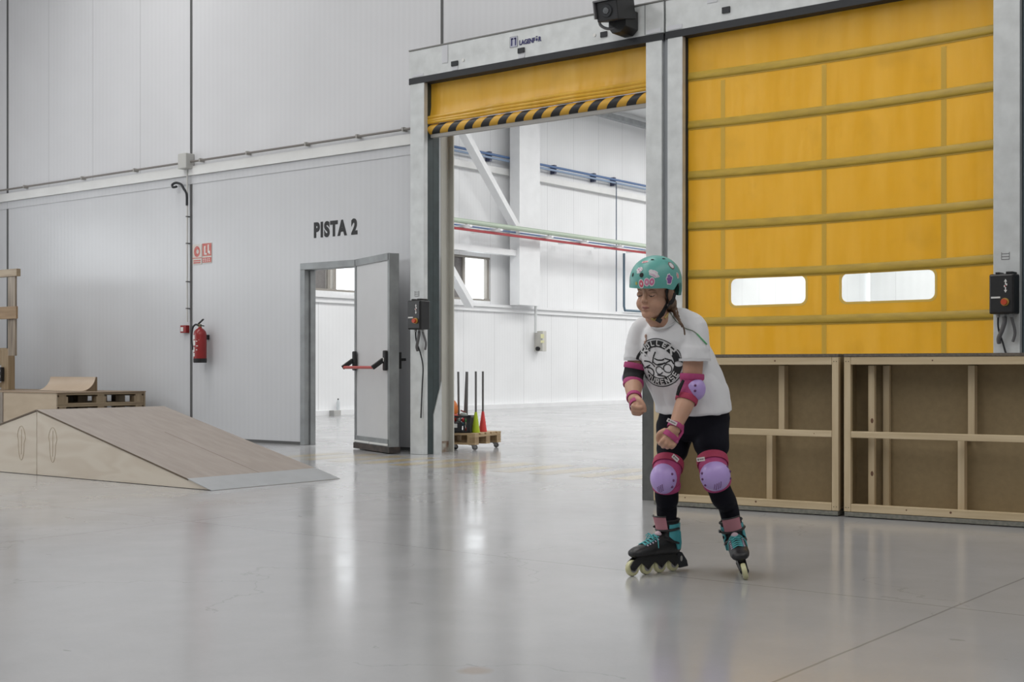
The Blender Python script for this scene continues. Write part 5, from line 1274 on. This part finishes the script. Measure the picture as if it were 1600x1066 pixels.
ba = (SL-EL).normalized()
b = MB(); b.tube([P(1068, 594, -.175), P(1062, 606, -.172), P(1058, 618, -.17)], [.006, .009, .006], 8); part(b, 'black_gusset', blackf, epL)
b = MB(); b.ell(P(1094, 594, -.14), (.012, .01, .014)); part(b, 'strap_tail', crimson, epL, smooth=True)
label_patch(P(1080, 637, -.165), Vector((.6, -.8, 0)), Vector((.5, 0, -.9)), .018, .014, epL)
# wrist guards
def wrist_guard(W, E, f, s, near):
    f = f.normalized(); af = (E-W).normalized(); r = .034
    p = band(W+af*.018, af, .0300, .022, magenta, 'wrist_guard', person, thick=.005)
    band(W+f*.032+(Vector((0,.004,0)) if near else Vector((.004,0,0))), (f+s*.25), .0335 if near else .0315, .024, magenta, 'palm_strap', p, thick=.0045, flat=.72, fdir=(Vector((0,1,0)) if near else Vector((1,0,0))))
    return p
fL = Vector((-.42, -.16, -.9)); fR = Vector((-.08, -.70, -.71))
wgL = wrist_guard(WL_, EL, fL, Vector((-.9, -.1, .4)), True)
b = MB(); b.tube([P(1067, 664, -.19), P(1066, 676, -.195), P(1058, 688, -.205)], [.006, .0065, .0075], 8); part(b, 'side_strap', magenta, wgL, smooth=True)
b = MB(); b.ell(P(1056, 690, -.21), (.012, .01, .011)); part(b, 'strap_buckle', mat('pink_buckle', (.42,.10,.22), .5), wgL, smooth=True)
afL = (EL-WL_).normalized()
label_patch(P(1050, 659.5, -.243), Vector((-.15, -1, .1)), Vector((.9, 0, -.45)), .046, .016, wgL)
wgR = wrist_guard(WR, ER, fR, Vector((.25, -1, .2)), False)

# ---- helmet ----
teal = mat('teal_helmet_shell', (.115,.375,.335), .38, var=.03, vscale=8)
b = MB(); nu, nv = 48, 16; outer = []; inner = []
def rim(t):   # t: angle, 0 = front
    far = ((t+pi) % (2*pi)-pi) < 0; t = abs((t+pi) % (2*pi)-pi)
    z = .026
    if far and t < 2.0: return z
    if t > 1.0: z -= .010*min(1, (t-1.0)/.22)
    if t > 1.30: z += .030*min(1, (t-1.30)/.22)
    if t > 1.85: z -= .060*min(1, (t-1.85)/.40)
    return z
for j in range(nv+1):
    ro, ri = [], []
    for k in range(nu):
        t = 2*pi*k/nu; z0 = rim(t); top = .166
        s = j/nv; el = s*pi/2; zc = z0+(top-z0)*sin(el)
        # dome radius as function of height
        hh = max(0, (zc-.045)/(top-.045)) if zc > .045 else 0
        rad = sqrt(max(0, 1-hh**2.25)) if zc > .045 else 1-.10*((.045-zc)/.09)**2
        a_, b_ = .128, .113
        ro.append(h3(-.012+a_*rad*cos(t), b_*rad*sin(t), zc)); ri.append(h3(-.012+(a_-.012)*rad*cos(t), (b_-.012)*rad*sin(t), z0+(top-.012-z0)*sin(el)))
    outer.append(ro); inner.append(ri)
b.loft(inner[::-1]+outer, cap=True)
hm = part(b, 'helmet', teal, person, smooth=50)
HB = BVHTree.FromPolygons(b.v, b.f)
def hit(px, py, tree=HB):
    o = P(px, py, -1.0); cam_ = Vector((-X0c, -D0, H)); d = (P(px, py, 0)-cam_).normalized(); h = tree.ray_cast(cam_, d, 10); return h[0], h[1]
def sticker(px, py, w, h, fn, mats, rot=0, name='sticker', n=44):
    p, nn = hit(px, py)
    if p is None: print('MISS', px, py); return
    if nn.dot(Vector((0,-1,0))) < 0: nn = -nn
    r_ = radians(rot); up = Vector((sin(r_), 0, cos(r_)))
    bb = decal(HB, p, nn, up, w*.00288, h*.00288, n, n, fn, .0013, .1)
    if bb.f: part(bb, name, mats, hm)
wh = mat('sticker_white', (.66,.64,.66), .4)
def oval(u, v): r = u*u+v*v; return -1 if r > 1 else (0 if r > .62 else (0 if r < .07 else 1))
def blob(seed, thr=.55):
    def f(u, v):
        a = atan2(v, u); R = .72+.26*noise.noise(Vector((cos(a)*1.7, sin(a)*1.7, seed))); r = sqrt(u*u+v*v)
        if r > R: return -1
        if r > R*.80: return 0
        return 1 if noise.noise(Vector((u*2.6, v*2.6, seed*3))) < thr-.4 else 0
    return f
def solid(u, v): return 0 if u*u+v*v < 1 else -1
blk = mat('vent_black', (.008,.008,.008), .7)
for px, py, w, h in ((989, 429.5, 4.5, 6.5), (1002.5, 430, 7, 7), (1019.5, 406, 5, 3), (1037, 404.5, 6, 3)): sticker(px, py, w, h, solid, [blk], name='vent')
def tri(c1, c2): return [wh, mat(c2, c1, .4)]
sticker(1002, 443.5, 9, 14, oval, tri((.60,.10,.15), 'sticker_red'), -8); sticker(1010.5, 441, 9, 13, oval, tri((.62,.22,.36), 'sticker_pink')); sticker(1018.5, 440.5, 9, 13.5, oval, tri((.60,.16,.32), 'sticker_rose'), 8)
sticker(1046, 436, 15, 22, blob(2.3, .75), tri((.25,.10,.33), 'sticker_purple'), 0); sticker(1021, 427.5, 24, 15, blob(4.1, .35), tri((.58,.40,.52), 'sticker_pale_pink'), 30)
sticker(999.5, 422, 17, 14, blob(5.7, .35), tri((.45,.15,.32), 'sticker_magenta')); sticker(1008, 409.5, 17, 7, blob(7.7, .7), tri((.55,.16,.16), 'sticker_brick'), -8)
def ring(u, v): r = u*u+v*v; return -1 if r > 1 else (1 if r > .55 else 0)
sticker(1049, 415, 11, 13, ring, tri((.28,.13,.13), 'sticker_brown'), -15); sticker(1058.5, 431, 9, 14, blob(9.2, .8), tri((.62,.26,.24), 'sticker_salmon')); sticker(1060.5, 446, 8, 14, blob(11.2, .5), tri((.36,.22,.52), 'sticker_lilac'))
sticker(994.5, 443, 4, 5, solid, [mat('sticker_yellow', (.45,.42,.08), .4)]); sticker(984.5, 440, 4, 13, blob(13.2, .4), tri((.5,.3,.4), 'sticker_mauve'))
# straps
b = MB()
def strap(pts, w, t):
    pp, _ = cr(pts, [1]*len(pts), 6); rings = []
    for i, p in enumerate(pp):
        tn = (pp[min(i+1, len(pp)-1)]-pp[max(i-1, 0)]).normalized(); out = (p-h3(0, 0, -.04)); out = (out-tn*out.dot(tn)).normalized(); sd = tn.cross(out)
        rings.append([p+sd*w/2+out*t, p-sd*w/2+out*t, p-sd*w/2, p+sd*w/2])
    return rings
def on_skin(px, py, off=.002):
    p, n = hit(px, py, HT); return (p+n*off) if p is not None else P(px, py, -.16)
b.loft(strap([on_skin(1041, 452), on_skin(1043, 462), on_skin(1041.5, 473), on_skin(1038.5, 481), on_skin(1032, 493, .004), on_skin(1027.5, 499, .006)], .030, .003))
b.loft(strap([on_skin(1054, 458, .004), on_skin(1051.5, 468, .004), on_skin(1046, 476, .004), on_skin(1040, 483, .003)], .021, .003))
stp = part(b, 'chin_strap', mat('black_webbing', (.014,.013,.014), .8), hm, smooth=True)
b = MB(); q = on_skin(1028.5, 499, .012); b.box(-.013, .013, -.004, .004, -.010, .010, Matrix.Translation(q) @ Matrix.Rotation(.5, 4, 'Y')); part(b, 'buckle', black, stp, bevel=.002)
b = MB(); b.ell(on_skin(1044, 477, .004), (.005, .003, .005)); part(b, 'strap_slider', mat('grey_slider', (.2,.17,.17), .5), stp, smooth=True)
yel = mat('yellow_chin_pad', (.50,.36,.13), .7)
b = MB(); b.tube([on_skin(1017.5, 497, .003), on_skin(1021.5, 499.5, .004), on_skin(1026, 499, .005)], [.004, .006, .005], 8); part(b, 'chin_pad', yel, stp, smooth=True)
b = MB(); b.tube([on_skin(1038, 497.5, .004), on_skin(1041, 493.5, .004), on_skin(1043, 490, .003)], [.005, .006, .004], 8); part(b, 'chin_pad', yel, stp, smooth=True)

# ---- inline skates ----
tealb = mat('teal_skate_plastic', (.065,.33,.37), .4); bootm = mat('black_skate_shell', (.012,.012,.013), .42, bump=.05, bscale=60); pinkl = mat('pink_liner', (.46,.20,.235), .75); lace = mat('teal_lace', (.09,.40,.42), .7)
wheelm = mat('pale_yellow_wheel', (.58,.56,.33), .35, var=.06, vscale=30); hubm = mat('grey_wheel_hub', (.30,.29,.30), .5)
def skate(mid, head_, tilt, brake):
    hx, hy = head_; ang = atan2(hy, hx)
    M_ = Matrix.Translation(Vector((mid[0]-X0c, mid[1]-D0, 0))) @ Matrix.Rotation(ang, 4, 'Z') @ Matrix.Rotation(tilt, 4, 'X')
    if tilt: M_ = Matrix.Translation((0, 0, abs(sin(tilt))*.008)) @ M_
    def zm(z): return z if z < .085 else .085+(z-.085)*.74
    def T(b, m=True): b.v = [M_ @ Vector((p.x, p.y, zm(p.z) if m else p.z)) for p in b.v]; return b
    def bx(x): return x*1.12-.04
    b = MB(); rings = []
    for x, zc, hw, hh in ((.156,.116,.012,.010), (.148,.117,.028,.024), (.128,.121,.037,.032), (.095,.127,.041,.038), (.05,.138,.041,.050), (.015,.152,.039,.065), (-.03,.160,.037,.076), (-.075,.155,.036,.072), (-.100,.148,.029,.058), (-.109,.145,.014,.035)):
        rings.append([Vector((bx(x), hw*1.06*cos(t)*(1-.16*max(0, sin(t))), zc-.010+hh*(abs(sin(t))**.75)*(1 if sin(t) > 0 else -1))) for t in np.linspace(0, 2*pi, 25)[:-1]])
    b.loft(rings)
    b.tube([(bx(-.048), 0, .16), (bx(-.050), 0, .21), (bx(-.052), 0, .262)], [.046, .045, .047], 20)
    me = remesh(T(b), .0045, 3); o = mesh_obj('inline_skate', me, bootm, person)
    def pt(b, name, m, **k): return part(T(b), name, m, o, **k)
    # frame
    b = MB()
    for s in (-1, 1):
        poly = [(.150,.046), (.142,.030), (.125,.024), (.105,.040), (.083,.056), (.060,.040), (.0415,.024), (.022,.040), (0,.056), (-.022,.040), (-.0415,.024), (-.060,.040), (-.083,.056), (-.105,.040), (-.125,.024), (-.140,.034), (-.145,.060), (-.120,.098), (.02,.092), (.10,.088), (.135,.066)]
        b.prism(poly, lambda u, v, w: Vector((u, w, v)), s*.0135, s*.0175)
    b.box(-.12, .10, -.0135, .0135, .073, .088)
    pt(b, 'frame', bootm)
    for x in (-.1245, -.0415, .0415, .1245):
        b = MB(); R = .036; prof = [(.0115, R*.55), (.0115, R*.80), (.0095, R*.93), (.005, R*.99), (0, R), (-.005, R*.99), (-.0095, R*.93), (-.0115, R*.80), (-.0115, R*.55)]
        b.loft([[Vector((x+r*cos(t), y, .036+r*sin(t))) for t in np.linspace(0, 2*pi, 33)[:-1]] for y, r in prof]); wo = pt(b, 'wheel', wheelm, smooth=True)
        b = MB(); b.cyl((x, -.0122, .036), (x, .0122, .036), R*.55, seg=20); part(T(b), 'hub', hubm, wo)
        b = MB(); b.cyl((x, -.0195, .036), (x, .0195, .036), .0055, seg=10); part(T(b), 'axle_bolt', black, wo)
    if brake:
        b = MB(); b.prism([(-.13,.050), (-.150,.094), (-.175,.082), (-.205,.045), (-.214,.016), (-.16,.012), (-.148,.03)], lambda u, v, w: Vector((u, w, v)), -.013, .013); pt(b, 'heel_brake', rubber, bevel=.003)
        for s in (-1, 1): b = MB(); b.ell((-.168, s*.0135, .055), (.007, .002, .013)); pt(b, 'brake_slot', mat('grey_slot', (.40,.39,.36), .5))
    # cuff: teal shell round the back
    cx = bx(-.050); b = MB(); rings = []
    A0 = radians(52)
    for z in np.linspace(0, 1, 9):
        ring = []
        for k in range(25):
            t = A0+(2*pi-2*A0)*k/24; back = (1-cos(t))/2; side = abs(sin(t))
            zb = .215-.05*side**4 ; zt = .262+.014*back; ring.append((t, zb+(zt-zb)*z))
        rings.append(ring)
    def cu_(t, z, r): return Vector((cx-.002+r*1.04*cos(t), r*.98*sin(t), z))
    vs_o = [[cu_(t, z, .0535) for t, z in r] for r in rings]; vs_i = [[cu_(t, z, .048) for t, z in r] for r in rings]
    for a, c in ((vs_o, None), (vs_i, None)): b.loft(a, cap=False, closed=False)
    b.loft([[p, q] for p, q in zip(vs_o[0], vs_i[0])], cap=False, closed=False); b.loft([[p, q] for p, q in zip(vs_o[-1], vs_i[-1])], cap=False, closed=False)
    b.loft([[r[0], q[0]] for r, q in zip(vs_o, vs_i)], cap=False, closed=False); b.loft([[r[-1], q[-1]] for r, q in zip(vs_o, vs_i)], cap=False, closed=False)
    pt(b, 'cuff', tealb, smooth=True)
    for s in (-1, 1):
        b = MB(); b.prism([(cx+.014,.225), (cx-.034,.225), (cx-.040,.150), (cx-.034,.112), (cx-.018,.110), (cx-.008,.160)], lambda u, v, w: Vector((u, w, v)), s*.037, s*.050); b.v = [Vector((p.x, p.y, p.z)) for p in b.v]; pt(b, 'cuff_arm', tealb, bevel=.004)
    b = MB(); b.tube([(cx+.0535*cos(t), .052*sin(t), .238-.010*cos(t)) for t in np.linspace(-1.9, 1.9, 22)], .0085, 8); pt(b, 'buckle_strap', black, smooth=True)
    b = MB(); b.ell((cx+.012, -.060, .243), (.026, .006, .011)); pt(b, 'buckle', black, smooth=True)
    b = MB(); b.obar((cx+.025, -.050, .205), (cx-.03, -.046, .175), .006, .016); b.tube([(cx+.068, -.018, .185), (cx+.03, -.045, .17), (cx-.02, -.048, .15)], .007, 6); b.tube([(cx+.068, .018, .185), (cx+.03, .045, .17), (cx-.02, .048, .15)], .007, 6); pt(b, 'instep_strap', black, smooth=True)
    # liner and pink tongue
    b = MB(); b.tube([(cx, 0, .255), (cx, 0, .283)], [.048, .0495], 24); ob = pt(b, 'liner', blackf, smooth=True)
    b = MB(); b.tube([(cx+.0495*cos(t), .0495*sin(t), .284+.006*(1-cos(t))) for t in np.linspace(0, 2*pi, 30)], .006, 8); b.tube([(cx-.050, 0, .29), (cx-.062, 0, .286), (cx-.070, 0, .270)], .004, 6); part(T(b), 'liner_rim', blackf, ob, smooth=True)
    b = MB(); rings = []
    for z, lean in ((.222, .0), (.25, .007), (.285, .017), (.315, .026)):
        o_ = [Vector((cx+(.0555+lean)*cos(t)+.0, (.053)*sin(t), z)) for t in np.linspace(-.85, .85, 13)]; i_ = [Vector((cx+(.049+lean)*cos(t), (.047)*sin(t), z)) for t in np.linspace(.85, -.85, 13)]; rings.append(o_+i_)
    b.loft(rings); tg = pt(b, 'tongue', pinkl, smooth=50)
    b = MB(); b.tube([(cx+(.080)*cos(t), .055*sin(t), .317) for t in np.linspace(-.85, .85, 10)], .0045, 8); part(T(b), 'tongue_edge', black, tg, smooth=True)
    b = MB(); b.ell((cx+.062, 0, .205), (.014, .018, .022)); pt(b, 'lower_tongue', mat('pale_pink_tongue', (.55,.42,.47), .7), smooth=True)
    # lace bed + laces
    TB = bvh(me); n0 = M_.to_3x3() @ Vector((.45, 0, .9)); 
    def top(x, y, off=.003):
        o_ = M_ @ Vector((x+.10, y, .34)); d_ = -(M_.to_3x3() @ Vector((.10, 0, .34-.14))).normalized(); h = TB.ray_cast(o_, d_, .4); return h[0]-d_*off if h[0] is not None else M_ @ Vector((x, y, .18))
    b = MB()
    for i in range(5):
        x = .066-.021*i
        for (y0, y1, xx) in ((-.023, .023, x-.012), (.023, -.023, x-.012)):
            b.tube([top(x, y0, .002), top((x+xx)/2, 0, .0055), top(xx, y1, .002)], .0026, 6)
    k = top(-.012, 0, .010)
    rr_ = M_.to_3x3(); sd = rr_ @ Vector((0,1,0)); fw_ = rr_ @ Vector((1,0,0)); up_ = rr_ @ Vector((0,0,1))
    for s in (-1, 1):
        b.tube([k, k+sd*s*.018+up_*.010+fw_*.006, k+sd*s*.030-up_*.0+fw_*.012, k+sd*s*.016-up_*.006+fw_*.008, k], .0026, 6)
        b.tube([k, k+sd*s*.024+up_*.004, k+sd*s*.040-up_*.022, k+sd*s*.043-up_*.052], .0024, 6)
    b.ell(k, (.006, .006, .005)); part(b, 'laces', lace, o, smooth=True)
    b = MB()
    for i in range(5):
        for s in (-1, 1): b.tube([top(.060-.019*i, s*.025, .0015), top(.060-.019*i, s*.031, .0012)], .0030, 6)
    part(b, 'lace_loops', mat('lilac_white_loops', (.55,.48,.60), .6), o)
    return o
skate((.636, 5.92), (-.796, -.604), 0, True)
skate((1.041, 5.874), (-.10, -.995), radians(13), False)
WORLD_S=3.0; P1_=455; P2_=505; P3_=92; EXPO=0.0
# ================= CAMERA, LIGHT =================
sc_ = bpy.context.scene
cam = bpy.data.cameras.new('camera'); co = bpy.data.objects.new('camera', cam); COL.objects.link(co)
co.location = (0, CY, H); co.rotation_euler = (radians(90), 0, YAW)
cam.sensor_width = 36; cam.lens = F/1600*36; cam.shift_y = (HY-533)/1600; cam.clip_end = 200
sc_.camera = co
w = bpy.data.worlds.new('world'); sc_.world = w; w.use_nodes = True
bg = w.node_tree.nodes['Background']; bg.inputs[0].default_value = (.93,.97,1,1); bg.inputs[1].default_value = WORLD_S
def area(name, loc, sx, sy, power, color=(1,1,1), rot=(0,0,0)):
    l = bpy.data.lights.new(name, 'AREA'); l.shape = 'RECTANGLE'; l.size = sx; l.size_y = sy; l.energy = power; l.color = color
    o = bpy.data.objects.new(name, l); COL.objects.link(o); o.location = loc; o.rotation_euler = rot; return o
for x, y, k in ((-14, -9, 1.15), (-6, -10, 1.05), (2, -10, .75), (10, -10, .45)): area('rooflight', (x, y, 8.1), 2.0, 16, P1_*k, (1,.985,.96))
area('window_daylight', (-18.6, -11.6, 2.82), .9, 20, P3_, (.93,.97,1), (0, radians(-90), 0))
for i, (x, y) in enumerate(((-13, 6), (-13, 18), (-3, 6), (-3, 18), (8, 10), (-8, 28), (-15, 28))): area('far_overhead_light', (x, y, 7.35), 3.0, 8, P2_*(1.1 if y > 25 else 1), (1,.992,.975))  # rear lamps added to brighten the end wall behind the curtain panes
for v in (sc_.view_settings,):
    v.view_transform = 'Standard'; v.look = 'None'; v.gamma = 1; v.exposure = EXPO; v.use_curve_mapping = False
